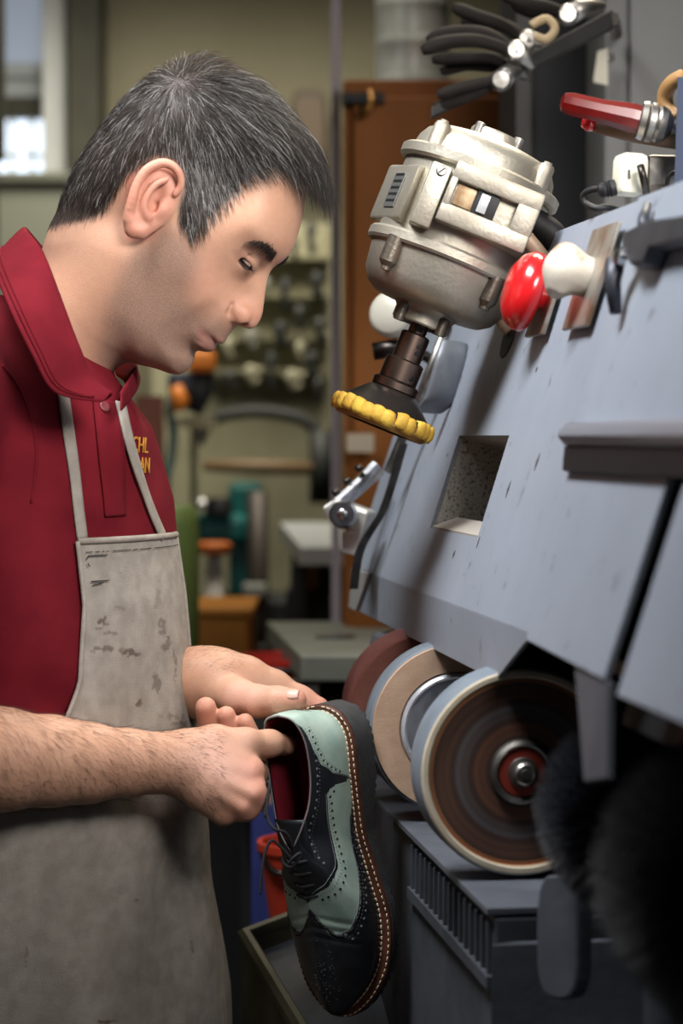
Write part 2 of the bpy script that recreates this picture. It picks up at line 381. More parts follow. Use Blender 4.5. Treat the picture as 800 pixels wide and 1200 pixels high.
# square recess
rec = mat('dusty_zinc', rgb(150, 146, 138), .6, .2, col2=rgb(84, 74, 66), scale=330, detail=8, mixlo=.52, mixhi=.66, bump=.3, bscale=300)
mb = MB(); D_ = .075
q = [mp(h0, l0), mp(h1, l0), mp(h1, l1), mp(h0, l1)]; qb = [p-MN*D_ for p in (mp(h0, l0), mp(h1, l0), mp(h1, l1), mp(h0, l1))]
mb.add(q+qb, [(4, 5, 6, 7), (0, 1, 5, 4), (1, 2, 6, 5), (2, 3, 7, 6), (3, 0, 4, 7)]); mb.build('recess', rec, MACH)
mb = MB(); mb.slab([mp(h0+.004, l0+.002, -.001), mp(h1-.004, l0+.002, -.001), mp(h1-.004, l0+.018, -.022), mp(h0+.004, l0+.018, -.022)], -MZ*.002); mb.build('recess_sill', mat('sill', rgb(168, 160, 150), .6), MACH)
# dark round hole behind the knobs
mb = MB(); a = mp(.362, .283); mb.lathe(a+MN*.0006-MN*.002, MN, [(0, .026), (.0026, .026), (.0026, .0)], 28); mb.build('cable_hole', BLACK, MACH)
# near face, a second sheet lapped over the first
mb = MB(); mb.slab([mp(.818, .012, .004), mp(1.062, .006, .004), mp(1.078, LE, .004), mp(.735, LE, .004), mp(.742, .229, .004)], -MN*.005); mb.build('near_face', GREY, MACH, bev=.001)
mb = MB(); mb.slab([mp(1.112, .0, .006), mp(1.66, .0, .006), mp(1.66, LE, .006), mp(1.122, LE, .006)], -MN*.005); mb.build('near_face', GREY, MACH, bev=.001)
mb = MB(); mb.slab([mp(1.02, -.02, -.03), mp(1.16, -.02, -.03), mp(1.16, LE-.005, -.03), mp(1.02, LE-.005, -.03)], -MN*.01); mb.build('slot_shade', BLACK, MACH)  # black sheet stands in for the shade inside the slot
# lower strut, and black sheets standing in for shade in the hood's throat
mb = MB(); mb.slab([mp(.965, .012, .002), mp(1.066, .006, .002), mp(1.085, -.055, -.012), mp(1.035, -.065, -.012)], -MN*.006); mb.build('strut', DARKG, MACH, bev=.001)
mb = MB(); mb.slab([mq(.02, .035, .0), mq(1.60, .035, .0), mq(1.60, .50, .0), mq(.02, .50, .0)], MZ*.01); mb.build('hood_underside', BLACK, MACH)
mb = MB(); mb.slab([mq(.02, .25, .0), mq(1.60, .25, .0), mq(1.60, .25, -.34), mq(.02, .25, -.34)], MT*.01); mb.build('throat_shade_back', BLACK, MACH)
mb = MB(); mb.slab([mq(.05, .06, .0), mq(.05, .50, .0), mq(.05, .50, -.34), mq(.05, .06, -.34)], -MU*.006); mb.build('throat_shade_end', BLACK, MACH)
# ledge rail on the near face
mb = MB(); a, b = mp(.782, .172, .006), mp(1.64, .172, .006); R_ = .012
mb.slab([mp(.782, .186, .004), mp(.782, .184, .016), mp(.782, .176, .020), mp(.782, .172, .020), mp(.782, .169, .016), mp(.784, .165, .010), mp(.786, .164, .004)], MU*.86)
mb.build('rail', ALU if False else mat('rail_paint', rgb(138, 140, 150), .3, .3), MACH, angle=40)
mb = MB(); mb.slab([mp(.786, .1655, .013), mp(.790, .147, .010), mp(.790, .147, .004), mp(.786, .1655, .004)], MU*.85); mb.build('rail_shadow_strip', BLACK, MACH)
# chipped seam edge: row of flaked flecks
mb = MB()
for k in range(26):
    l = RNG.uniform(.015, .12); s_ = .818+(.742-.818)*(l-.012)/.217-.003; mb.slab([mp(s_-.003, l, .0006), mp(s_+.004, l+.001, .0006), mp(s_+.003, l+RNG.uniform(.002, .006), .0006), mp(s_-.003, l+.003, .0006)], -MN*.0006)
o = mb.build('paint_chip', mat('chip', rgb(70, 66, 68), .7), hp); o['kind'] = 'stuff'
mb = MB()
for k in range(9):
    s_, l = RNG.uniform(.2, .75), RNG.uniform(.03, .36)
    if h0-.01 < s_ < h1+.01 and l0-.01 < l < l1+.01: continue
    w_ = RNG.uniform(.0008, .002); j_ = RNG.uniform(1, 6); mb.slab([mp(s_-w_*2, l, .0004), mp(s_, l-w_*j_, .0004), mp(s_+w_*1.5, l+w_*.5, .0004), mp(s_+w_*.4, l+w_*j_, .0004)], -MN*.0005)
o = mb.build('paint_chip', mat('chip', rgb(70, 66, 68), .7), hp); o['kind'] = 'stuff'
# ------------------------------------------------------------------ shaft and wheels
WC = pt(612, 905, 1.95); AX = -MU          # away from us along the shaft
def wc(d): return WC+AX*d
mb = MB(); mb.tube([wc(-.004), wc(.75)], .0085, 16); mb.build('shaft', DSTEEL, MACH, True)
mb = MB(); mb.box(wc(.60)+MT*.05, (.16, .10, .13), Matrix.Rotation(MA, 3, 'Z'), bev=.01); mb.build('bearing', GREYD, MACH)
mb = MB(); mb.box(wc(.22)+MT*.09, (.10, .05, .12), Matrix.Rotation(MA, 3, 'Z'), bev=.01); mb.build('bearing', GREYD, MACH)
R = .0832
TAN = mat('tan_abrasive', rgb(196, 164, 138), .8, col2=rgb(180, 148, 122), scale=40, bump=.2, bscale=400)
SLATE = mat('slate_rubber', rgb(124, 134, 144), .6, col2=rgb(110, 120, 130), scale=30); CREAM = mat('cream_felt', rgb(206, 194, 172), .8, col2=rgb(190, 176, 152), scale=40)
DRUM = mat('turned_steel', rgb(206, 208, 214), .34, .25, col2=rgb(184, 186, 192), scale=60)
PINK = mat('pink_abrasive', rgb(152, 98, 92), .85, col2=rgb(136, 84, 78), scale=50, bump=.2, bscale=400)
def spun():
    m = bpy.data.materials.new('spun_brown_face'); m.use_nodes = True; nt = m.node_tree; N = nt.nodes; b = N['Principled BSDF']; b.inputs['Roughness'].default_value = .6; b.inputs['Metallic'].default_value = 0.0
    at = N.new('ShaderNodeAttribute'); at.attribute_name = 'Col'; nt.links.new(at.outputs[0], b.inputs['Base Color']); return m
SPUN = spun()
def part_lathe(o, ax, prof, name, m, parent, n=72): mb = MB(); mb.lathe(o, ax, prof, n, False); return mb.build(name, m, parent, angle=35)
def w_front(c):
    R = .0868
    w_ = part_lathe(c, AX, [(.0, R*.985), (.002, R), (.044, R), (.046, R*.97), (.046, .02)], 'sanding_wheel', SLATE, MACH)
    w_['label'] = 'slate-rimmed sanding wheel with brown worn face'
    part_lathe(c, AX, [(.0, R*.985), (-.0015, R*.965), (-.0015, R*.925), (.001, R*.905)], 'felt_edge', CREAM, w_)
    part_lathe(c, AX, [(.001, R*.905), (.0035, R*.895), (.0035, R*.86)], 'rust_ring', mat('rust', rgb(150, 98, 62), .6), w_)
    # turned face with rings of brown and grey worn into it
    n, rr = 96, np.linspace(R*.86, .021, 60); V = []; C = []
    a0 = AX.orthogonal().normalized(); b0 = AX.cross(a0)
    for r in rr:
        t = (r/R); g = .5+.5*math.sin(t*34)+.35*math.sin(t*71+1); base = np.array(rgb(74, 54, 46)); br = np.array(rgb(136, 88, 62)); gy = np.array(rgb(104, 102, 106))
        w1 = np.clip(g*.5, 0, 1)*(1 if .30 < t < .75 else .4); c_ = base*(1-w1)+(br if math.sin(t*19) > -.1 else gy)*w1
        for k in range(n):
            an = 2*math.pi*k/n; V.append(c+AX*(.004-.001*math.sin(t*34)*0)+(a0*math.cos(an)+b0*math.sin(an))*r); C.append(c_)
    mb = MB(); mb.add(V, [(i*n+k, i*n+(k+1) % n, (i+1)*n+(k+1) % n, (i+1)*n+k) for i in range(59) for k in range(n)]); o = mb.build('face_disc', SPUN, w_, True); vcol(o.data, 'Col', np.array(C))
    part_lathe(c, AX, [(.0035, .0275), (-.001, .0265), (-.003, .0235), (-.002, .0215), (.002, .021)], 'washer', STEEL, w_)
    part_lathe(c, AX, [(.002, .0212), (-.001, .0200), (-.0015, .0130)], 'red_washer', mat('red_fibre', rgb(150, 52, 36), .6), w_)
    part_lathe(c, AX, [(-.0015, .0130), (-.004, .0120), (-.004, .0100), (-.012, .0095), (-.014, .0075), (-.013, .0045), (-.0155, .0040), (-.0155, 0)], 'nut', STEEL, w_, 24)
def w_mid(c):
    w_ = part_lathe(c, AX, [(-.001, R*.965), (.001, R*.99), (.008, R), (.012, R*.97), (.016, R), (.030, R), (.033, R*.98), (.033, .02)], 'sanding_wheel', SLATE, MACH)
    w_['label'] = 'sanding wheel with tan abrasive ring and steel drum'
    part_lathe(c, AX, [(-.001, R*.965), (-.004, R*.955), (-.004, R*.66), (-.001, R*.64)], 'abrasive_face', TAN, w_)
    part_lathe(c, AX, [(-.001, R*.64), (-.006, R*.63), (-.008, R*.60), (-.006, R*.575), (.004, R*.565)], 'steel_ring', DRUM, w_)
    part_lathe(c, AX, [(.004, R*.565), (.012, R*.54), (.004, R*.30), (-.030, R*.26), (-.034, R*.22), (-.034, .0)], 'drum', DRUM, w_)
def w_far(c):
    w_ = part_lathe(c, AX, [(.0, R*.93), (.003, R*.97), (.010, R), (.034, R), (.036, R*.97), (.036, .02)], 'sanding_wheel', PINK, MACH)
    w_['label'] = 'dusty pink sanding wheel'
    part_lathe(c, AX, [(.0, R*.93), (-.003, R*.91), (-.003, R*.6), (.0, R*.58), (.002, .015)], 'face', mat('pink_face', rgb(150, 96, 84), .85, col2=rgb(134, 84, 72), scale=40), w_)
w_front(wc(0)); w_mid(wc(.30)); w_far(wc(.455))
# ------------------------------------------------------------------ brushes
BRIS = mat('black_bristle', rgb(20, 20, 24), .5); BRIS2 = mat('grey_bristle', rgb(34, 35, 42), .45)
def brush(c, rc, rr, wd, nb, label, m, ax):
    t = part_lathe(c-ax*wd/2, ax, [(0, .01), (0, rc*.8), (.003, rc), (wd-.003, rc), (wd, rc*.8), (wd, .01)], 'brush_wheel', BLACK, MACH, 48); t['label'] = label
    a0 = ax.orthogonal().normalized(); b0 = ax.cross(a0); an = RNG.uniform(0, 2*math.pi, nb); hz = RNG.uniform(-.5, .5, nb)*wd
    rad = np.cos(an)[:, None]*np.array(a0)+np.sin(an)[:, None]*np.array(b0); P = np.array(c)+rad*(rc*.85)+hz[:, None]*np.array(ax)
    dr = rad+np.array(ax)*(hz/wd*.55)[:, None]+RNG.normal(size=(nb, 3))*.10
    V, Q, C = strands(P, dr, (rr-rc*.85)*RNG.uniform(.90, 1.04, nb), np.full(nb, .00055), 3, RNG.normal(size=(nb, 3))*.05, None)
    o = link('bristles', np_mesh('bristles', V, Q), m, t, True); o['kind'] = 'stuff'; return t
bax = (pt(748, 950, 1.74)-pt(868, 1030, 1.43)).normalized()
brush(pt(752, 955, 1.74), .040, .078, .055, 9000, 'smaller dark grey bristle brush wheel', BRIS2, bax)
brush(pt(880, 1035, 1.43), .050, .094, .085, 9000, 'large black bristle brush wheel', BRIS, bax)
mb = MB(); mb.tube([pt(752, 955, 1.74)+bax*.02, pt(880, 1035, 1.43)-bax*.2], .012, 12); mb.build('brush_shaft', BLACK, MACH, True)
# ------------------------------------------------------------------ pedestal below the wheels
tf = -.02
def onp(px, py, t0):
    r = pt(px, py, 1.0)-CAM; k = ((MO+MT*t0-CAM).dot(MT))/r.dot(MT); return CAM+r*k
DARK = mat('shaded_grey_paint', rgb(70, 74, 82), .5, col2=rgb(48, 51, 57), scale=12, bump=.2, bscale=70, rough2=.7)  # machine grey darkened, shade of the low parts put into the colour
P_ = onp(579, 1060, tf); sN = (P_-MO).dot(MU); F_ = onp(486, 985, tf); sF = (F_-MO).dot(MU); zv0 = F_.z-MO.z
ztop = (onp(486, 962, tf).z-MO.z)
zfl = -MO.z; ztop = min(ztop, WC.z-.0868-MO.z-.010)
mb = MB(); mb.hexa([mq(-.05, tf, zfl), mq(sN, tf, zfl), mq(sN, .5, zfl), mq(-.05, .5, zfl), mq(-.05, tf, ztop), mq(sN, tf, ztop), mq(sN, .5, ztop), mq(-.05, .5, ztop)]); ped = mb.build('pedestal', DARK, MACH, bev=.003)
mb = MB(); mb.slab([mq(sF-.12, tf-.006, ztop+.001), mq(sN, tf-.006, ztop+.001), mq(sN, .3, ztop+.001), mq(sF-.12, .3, ztop+.001)], MZ*.006); mb.build('pedestal_top', GREYD, MACH, bev=.001)
# louvres
zl = onp(579, 1097, tf).z-MO.z-.032; zu = ztop-.006
mb = MB(); mb.slab([mq(sF, tf-.001, zl), mq(sN-.012, tf-.001, zl), mq(sN-.012, tf-.001, zu), mq(sF, tf-.001, zu)], MT*.0008); mb.build('vent_backing', BLACK, ped)
nl = 15
for k in range(nl+1):
    a = sF+(sN-.012-sF)*k/nl; mb = MB(); mb.slab([mq(a, tf-.004, zl), mq(a+.005, tf-.004, zl), mq(a+.005, tf-.004, zu), mq(a, tf-.004, zu)], MT*.004); mb.build('slat', DARK, ped)
mb = MB(); mb.slab([mq(sF-.01, tf-.006, zl-.010), mq(sN, tf-.006, zl-.010), mq(sN, tf-.006, zl), mq(sF-.01, tf-.006, zl)], MT*.006); mb.build('vent_rail', DARK, ped)
# near posts
e0 = onp(622, 1100, tf+.03); sP = (e0-MO).dot(MU)
mb = MB(); mb.hexa([mq(sN+.002, tf-.004, zfl), mq(sP, tf+.028, zfl), mq(sP, .4, zfl), mq(sN+.002, .4, zfl), mq(sN+.002, tf-.004, ztop-.02), mq(sP, tf+.028, ztop-.02), mq(sP, .4, ztop-.02), mq(sN+.002, .4, ztop-.02)]); mb.build('corner_post', GREYD, MACH, bev=.004)
mb = MB(); c = pt(652, 1098, 1.80); G = []
for k in range(24):
    an = 2*math.pi*k/24; e = abs(math.cos(an))**.6*math.copysign(1, math.cos(an)); f = abs(math.sin(an))**.6*math.copysign(1, math.sin(an)); G.append(c+MT*(.014*e)+MU*(.010*e)+MZ*(.048*f))
mb.slab(G, MT*.012); mb.build('rounded_plate', GREYD, MACH, bev=.002)
mb = MB(); mb.hexa([pt(668, 1030, 1.9), pt(708, 1040, 1.85), pt(708, 1500, 1.85), pt(668, 1500, 1.9), pt(668, 1030, 2.0), pt(708, 1040, 1.95), pt(708, 1500, 1.95), pt(668, 1500, 2.0)]); mb.build('post', GREYD, MACH)
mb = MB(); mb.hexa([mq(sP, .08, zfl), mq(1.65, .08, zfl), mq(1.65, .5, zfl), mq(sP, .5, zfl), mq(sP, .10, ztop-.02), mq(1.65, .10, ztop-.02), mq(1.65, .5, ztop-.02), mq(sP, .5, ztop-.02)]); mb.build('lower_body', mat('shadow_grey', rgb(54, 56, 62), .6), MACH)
mb = MB()
for k in range(30):
    z_ = RNG.uniform(-.40, -.235); w_ = RNG.uniform(.001, .003); b = mq(sP, tf+.026, z_); mb.slab([b, b+MU*.001+MT*w_, b+MT*w_+MZ*RNG.uniform(.003, .012), b+MZ*.004], -MU*.001)
o = mb.build('paint_chip', mat('pale_chip', rgb(186, 184, 180), .7), MACH); o['kind'] = 'stuff'
# ------------------------------------------------------------------ chute at the man's side of the pedestal
OLIVE = mat('olive_steel', rgb(96, 92, 72), .55, .3, col2=rgb(70, 68, 54), scale=20)
C1, C2, C3, C4 = pt(287, 1097, 2.50), pt(440, 1040, 2.56), pt(372, 1240, 2.28), pt(520, 1185, 2.34)
mb = MB(); mb.slab([C1-MZ*.02, C2-MZ*.02, C4-MZ*.02, C3-MZ*.02], -MZ*.01); mb.build('chute_floor', DARK, MACH)
mb = MB(); mb.tube([C2, C1, C3], .0095, 8); mb.build('chute_rim', OLIVE, MACH, angle=40)
mb = MB(); mb.slab([C1-MT*.004, C3-MT*.004, C3-MT*.004-MZ*.5, C1-MT*.004-MZ*.9], MT*.004); mb.slab([C2, C1, C1-MZ*.9, C2-MZ*.9], MU*.004); mb.build('chute_side', OLIVE, MACH)
# ------------------------------------------------------------------ far-end lever, strap, rod, pad
mb = MB(); mb.tube([pt(441, 546, 2.60), pt(420, 568, 2.59), pt(396, 590, 2.58)], .0075, 8); mb.tube([pt(447, 553, 2.60), pt(405, 590, 2.585)], .004, 8); lev = mb.build('lever_arm', ALU, MACH, angle=40)
for px, py in ((422, 551), (408, 566), (395, 579)): mb = MB(); a = pt(px, py, 2.585); mb.lathe(a, (-.5, -.3, .8), [(0, .0042), (.005, .0042), (.006, .003), (.006, 0)], 10); mb.build('screw', DSTEEL, lev, angle=40)
mb = MB(); mb.slab([pt(376, 594, 2.57), pt(392, 584, 2.57), pt(432, 600, 2.56), pt(424, 626, 2.56), pt(396, 618, 2.57), pt(384, 610, 2.57)], (0.01, .022, 0)); piv = mb.build('pivot_block', mat('cast_white', rgb(186, 184, 178), .4, .6), MACH, bev=.003)
mb = MB(); mb.lathe(pt(402, 603, 2.552), (-.15, -1, .1), [(-.004, .0155), (.002, .0155), (.004, .013), (.004, .0055), (.008, .0055), (.009, .0035), (.009, 0)], 24); mb.build('pivot_pin', ALU, piv, angle=35)
mb = MB(); mb.slab([pt(400, 622, 2.57), pt(424, 622, 2.56), pt(416, 652, 2.56), pt(400, 648, 2.57)], (.01, .018, 0)); mb.build('clevis', mat('cast_white', rgb(186, 184, 178), .4, .6), MACH, bev=.002)
mb = MB(); G = []
for p in crv([pt(472, 520, 2.545), pt(462, 556, 2.545), pt(448, 598, 2.55), pt(430, 628, 2.555), pt(420, 650, 2.56), pt(414, 690, 2.565)], 30): G.append([p+MT*.0045+MU*.004, p-MT*.0045+MU*.006, p-MT*.0045, p+MT*.0045])
mb.grid(G, closed_v=True); mb.build('strap', DSTEEL, MACH, angle=40)
mb = MB(); mb.tube([pt(521, 388, 2.50), pt(500, 445, 2.51), pt(455, 552, 2.56)], .0052, 12); mb.build('rod', STEEL, MACH, True)
mb = MB(); G = []; PADP = crv([pt(532, 402, 2.46), pt(528, 420, 2.452), pt(523, 445, 2.45), pt(514, 470, 2.452), pt(503, 482, 2.46)], 20)
for i, p in enumerate(PADP):
    w_ = .0125+.003*math.sin(math.pi*i/19); row = []
    for k in range(14):
        an = 2*math.pi*k/14; row.append(p+MT*(w_*math.cos(an))+MN*(.009*math.sin(an))+MU*(.006*math.sin(an)))
    G.append(row)
mb.grid(G, closed_v=True); mb.add(G[0], [tuple(range(14))]); mb.add(G[-1], [tuple(range(14))]); mb.build('rubber_pad', mat('pad_grey', rgb(138, 142, 148), .4, .2, col2=rgb(108, 112, 118), scale=30, bump=.3, bscale=60), MACH, angle=60)
mb = MB(); mb.lathe(pt(463, 370, 2.60), (-.3, -.9, .1), [(-.012, .018), (.0, .026), (.014, .026), (.020, .020), (.020, 0)], 24); mb.build('white_knob', mat('bakelite_white', rgb(206, 202, 186), .35), MACH, angle=50)
mb = MB(); mb.tube([pt(437, 412, 2.60), pt(462, 408, 2.60), pt(478, 405, 2.60)], [.010, .010, .007], 12); mb.tube([pt(478, 405, 2.60), mp(.03, .26)], .006, 10); mb.build('stub_handle', DSTEEL, MACH, True)
mb = MB(); mb.tube([pt(463, 372, 2.60), mp(.02, .30)], .007, 10); mb.build('knob_stem', DSTEEL, MACH, True)
# ------------------------------------------------------------------ polishing motor with its cup
Q0 = pt(448, 490, 2.25); PM = 2.25/FPX; ta = math.radians(22); MM = Vector((math.sin(ta), .02, math.cos(ta))).normalized(); E1 = Vector((math.cos(ta), 0, -math.sin(ta))); E2 = MM.cross(E1).normalized()
if E2.y > 0: E2 = -E2
MOT = thing('polishing_motor', 'silver cast electric motor with yellow fringed polishing cup, tilted over the hood', 'motor', Q0)
def ml(x, y, h): return Q0+(E1*x+E2*y+MM*h)*PM
CAST = mat('cast_aluminium', rgb(178, 172, 158), .42, .75, col2=rgb(152, 144, 130), scale=18, bump=.18, bscale=260, rough2=.6)
CASTD = mat('oily_cast', rgb(120, 112, 100), .40, .8, col2=rgb(96, 88, 78), scale=25, bump=.2, bscale=260)
BRONZ = mat('bronzed_steel', rgb(128, 108, 96), .28, 1., col2=rgb(96, 80, 72), scale=40, rough2=.4)
YEL = mat('yellow_fringe', rgb(226, 188, 72), .7, col2=rgb(196, 150, 52), scale=60, bump=.3, bscale=300)
def lt(prof, name, m, n=64, c=(0, 0), parent=None, ang=35):
    mb = MB(); mb.lathe(ml(c[0], c[1], 0), MM, [(h*PM, r*PM) for h, r in prof], n, False); return mb.build(name, m, parent or MOT, angle=ang)
lt([(128, 30), (136, 30), (138, 66), (146, 78), (160, 86), (190, 90), (194, 91)], 'lower_housing', CAST)
lt([(192, 90), (192, 95), (195, 97.5), (204, 97.5), (207, 95), (207, 89)], 'lower_flange', CAST)
lt([(205, 89), (298, 89)], 'stator_body', CAST)
lt([(295, 90), (295, 95), (298, 98), (308, 98), (311, 94), (312, 89)], 'upper_flange', CAST)
lt([(310, 87), (325, 84), (335, 78), (341, 68), (345, 50), (346, 30), (346, 0.1)], 'upper_housing', CAST)
lt([(344, 31), (355, 31), (358, 29), (358, 18), (354, 16), (354, .1)], 'end_boss', CAST)
lt([(116, 33), (118, 35), (130, 35), (137, 40)], 'bearing_boss', CAST, 40)
# bolt bosses
for an, hs in ((205, 1), (335, 1), (80, 1), (140, 1)):
    a = math.radians(an); x, y = 84*math.cos(a), -84*math.sin(a)
for x, y, h, top in ((-62, 58, 308, 1), (66, 56, 308, 1), (-40, -76, 308, 1), (40, -76, 308, 1)):
    lt([(h-4, 10), (h+26, 10), (h+30, 8), (h+30, 5), (h+33, 5), (h+33, .1)], 'bolt_boss', CAST, 20, (x, y))
for x, y in ((-62, 66), (60, 66), (-40, -80), (40, -80)):
    lt([(196, 11), (166, 11), (162, 8), (160, 6), (156, 6), (156, .1)], 'bolt_boss', CASTD, 20, (x, y))
for x, y in ((-22, 20), (26, 16)): lt([(346, 6), (360, 6), (361, 4), (361, .1)], 'cap_screw', STEEL, 14, (x, y))
for x, y in ((-26, 24), (24, 26)): lt([(112, 7), (132, 7)], 'cap_screw', CASTD, 14, (x, y), ang=40)
# connection box on the front
def mbox(name, x0, x1, y0, y1, hh0, hh1, m, bev=2.5, parent=None):
    mb = MB(); mb.hexa([ml(x0, y0, hh0), ml(x1, y0, hh0), ml(x1, y0, hh1), ml(x0, y0, hh1), ml(x0, y1, hh0), ml(x1, y1, hh0), ml(x1, y1, hh1), ml(x0, y1, hh1)]); return mb.build(name, m, parent or MOT, angle=40, bev=bev*PM)
bx_ = mbox('switch_box', -31, 76, 40, 100, 226, 297, CAST, 3)
mbox('box_frame', -31, 76, 99, 112, 226, 248, CAST, 3, bx_); mbox('box_frame', -31, 76, 99, 112, 276, 297, CAST, 3, bx_); mbox('box_frame', 50, 76, 99, 112, 244, 280, CAST, 3, bx_); mbox('box_frame', -31, -22, 99, 112, 244, 280, CAST, 3, bx_)
mbox('label_plate', -20, 2, 100, 103, 250, 274, mat('rusty_label', rgb(182, 160, 128), .5, .3, col2=rgb(148, 112, 74), scale=90), .5, bx_)
sw_ = mbox('rocker_switch', 3, 30, 100, 106, 248, 276, BLACK, 1, bx_); mbox('rocker', 8, 19, 105, 110, 251, 273, mat('rocker', rgb(196, 198, 200), .2, .3), 1, bx_)
mbox('side_pillar', -57, -33, 50, 101, 214, 288, CAST, 3)
mb = MB(); mb.lathe(ml(-44, 101, 280), E2, [(0, 6*PM), (2.5*PM, 6*PM), (3.2*PM, 5*PM), (3.2*PM, 0)], 18); scr = mb.build('screw', STEEL, MOT, angle=35)
mb = MB(); mb.box(ml(-44, 104.4, 280), (9*PM, .0004, 1.5*PM), Matrix.Rotation(math.radians(-35), 3, 'Y')); mb.build('slot', BLACK, scr)
# side flange with name plate
mb = MB(); mb.hexa([ml(-98, -30, 212), ml(-62, 62, 212), ml(-62, 62, 284), ml(-98, -30, 284), ml(-104, -30, 216), ml(-70, 74, 216), ml(-70, 74, 282), ml(-104, -30, 282)]); sf = mb.build('side_cover', CAST, MOT, angle=40, bev=3*PM)
nd = (ml(-70, 74, 0)-ml(-104, -30, 0)).normalized(); cen = (ml(-70, 74, 251)+ml(-104, -30, 251))/2; on_ = nd.cross(MM).normalized()
if on_.dot(E1) > 0: on_ = -on_
mb = MB(); mb.slab([cen+nd*(-12*PM)+MM*(-22*PM)+on_*.0005, cen+nd*(24*PM)+MM*(-22*PM)+on_*.0005, cen+nd*(24*PM)+MM*(18*PM)+on_*.0005, cen+nd*(-12*PM)+MM*(18*PM)+on_*.0005], on_*.001); npl = mb.build('name_plate', mat('plate_metal', rgb(128, 128, 126), .35, .6), MOT)
mb = MB()
for k in range(5): c = cen+nd*(6*PM)+MM*((-16+8*k)*PM)+on_*.0016; mb.slab([c+nd*(-15*PM), c+nd*(15*PM), c+nd*(15*PM)+MM*(3*PM), c+nd*(-15*PM)+MM*(3*PM)], on_*.0002)
mb.build('plate_print', BLACK, npl)
# spindle, collars, cone, cup
lt([(104, 11), (120, 11)], 'spindle', BRONZ, 32)
lt([(72, 15.5), (73, 17.5), (104, 17.5), (106, 15), (106, 10)], 'collar', BRONZ, 40)
lt([(46, 21), (47, 23), (71, 23), (73, 21), (73, 15)], 'collar', BRONZ, 40)
lt([(35, 26), (36, 28), (44, 28), (46, 26), (46, 21)], 'collar', BRONZ, 40)
for h, x in ((112, 3), (92, 8), (84, 9), (54, 14)): mb = MB(); p = ml(x, math.sqrt(max((17.5 if h < 105 else 11) if h > 72 else 23, 0)**2-x*x)-.6, h); dr = (E1*x+E2*14).normalized(); mb.lathe(p, dr, [(0, 3.2*PM), (.0012, 3.2*PM), (.0013, 0)], 12); mb.build('grub_hole', BLACK, MOT)
lt([(3, 57), (8, 57), (12, 53), (24, 40), (34, 29), (36, 20)], 'cup_cone', mat('cup_steel', rgb(104, 98, 94), .34, .9, col2=rgb(78, 72, 68), scale=20), 64)
lt([(-12, 40), (-12, 53), (-6, 60), (3, 59), (5, 52)], 'felt_disc', mat('felt', rgb(168, 128, 66), .9, col2=rgb(120, 84, 44), scale=30, bump=.4, bscale=120), 64)
# pleated yellow fringe round the rim
npl_ = 26
for k in range(npl_):
    a = 2*math.pi*(k+RNG.uniform(-.25, .25))/npl_; jt = RNG.uniform(-2, 2); G = []
    for i, f in enumerate(np.linspace(-1, 1, 7)):
        an = a+f*math.pi/npl_*1.15; bulge = 1-abs(f)**2
        G.append([ml((r+2.8*bulge)*math.cos(an), (r+2.8*bulge)*math.sin(an), h+q*bulge) for r, h, q in ((53, 9+jt, 1.5), (58, 8.5+jt, 2.5), (60.5, 4, 0), (60.5, -2, 0), (58, -7+jt, -1))])
    mb = MB(); mb.grid(G); mb.build('pleat', YEL, MOT, True, solid=.0012)
# mounting arm to the hood, conduit, hose
mb = MB(); arm0 = ml(30, -85, 250); mb.tube([arm0, mp(.25, .33, -.002)], .022, 16); mb.build('mounting_arm', CASTD, MOT, True)
mb = MB(); mb.tube(crv([ml(74, 70, 250), ml(100, 66, 236), ml(118, 50, 225), mp(.36, .30, .012), mp(.362, .285, .0)], 20), .0075, 12); mb.build('conduit', mat('conduit', rgb(176, 150, 128), .5, .2), MOT, True)
mb = MB(); mb.tube(crv([ml(76, 40, 275), ml(102, 44, 268), ml(116, 40, 256)], 12), .013, 14); mb.build('cable_gland', BLACK, MOT, True)
# ------------------------------------------------------------------ switch knobs on the hood
PLM = mat('dull_plate', rgb(176, 172, 164), .35, .7, col2=rgb(140, 112, 88), scale=30)
def plate(sa, sb, la, lb, n=.0): 
    mb = MB(); mb.slab([mp(sa, la, n), mp(sb, la, n), mp(sb, lb, n), mp(sa, lb, n)], MN*.004); return mb
def dome(c, r, prof, name, m, parent=None, n=32): mb = MB(); mb.lathe(c, MN, [(h*r, q*r) for h, q in prof], n); return mb.build(name, m, parent, angle=50)
REDP = mat('red_plastic', rgb(196, 26, 30), .22, coat=.4); WHP = mat('aged_white_plastic', rgb(206, 198, 184), .5, col2=rgb(160, 128, 100), scale=40, mixlo=.55, mixhi=.70, bump=.4, bscale=80)
pr1 = lambda px, py: (lambda r, k: ((CAM+r*k-MO).dot(MU), (CAM+r*k-MO).dot(ML_)))(pt(px, py, 1.)-CAM, (MO-CAM).dot(MN)/((pt(px, py, 1.)-CAM).dot(MN)))
EST = thing('stop_button', 'red mushroom stop button beside the motor', 'button', mp(.43, .30))
sR, lR = pr1(648, 352); plate(sR-.035, sR+.035, lR-.036, lR+.036, .0045).build('base_plate', PLM, EST, bev=.001)
cR = mp(sR, lR, .008); mb = MB(); mb.lathe(cR, MN, [(0, .012), (.008, .012), (.010, .034), (.014, .0370), (.022, .0365), (.030, .031), (.036, .020), (.038, .0)], 36); mb.build('mushroom_head', REDP, EST, angle=50)
WKN = thing('rotary_switch', 'chipped off-white rotary knob beside the red stop button', 'knob', mp(.50, .33))
sW, lW = pr1(700, 328); plate(sW-.040, sW+.045, lW-.045, lW+.045, .0045).build('base_plate', PLM, WKN, bev=.001)
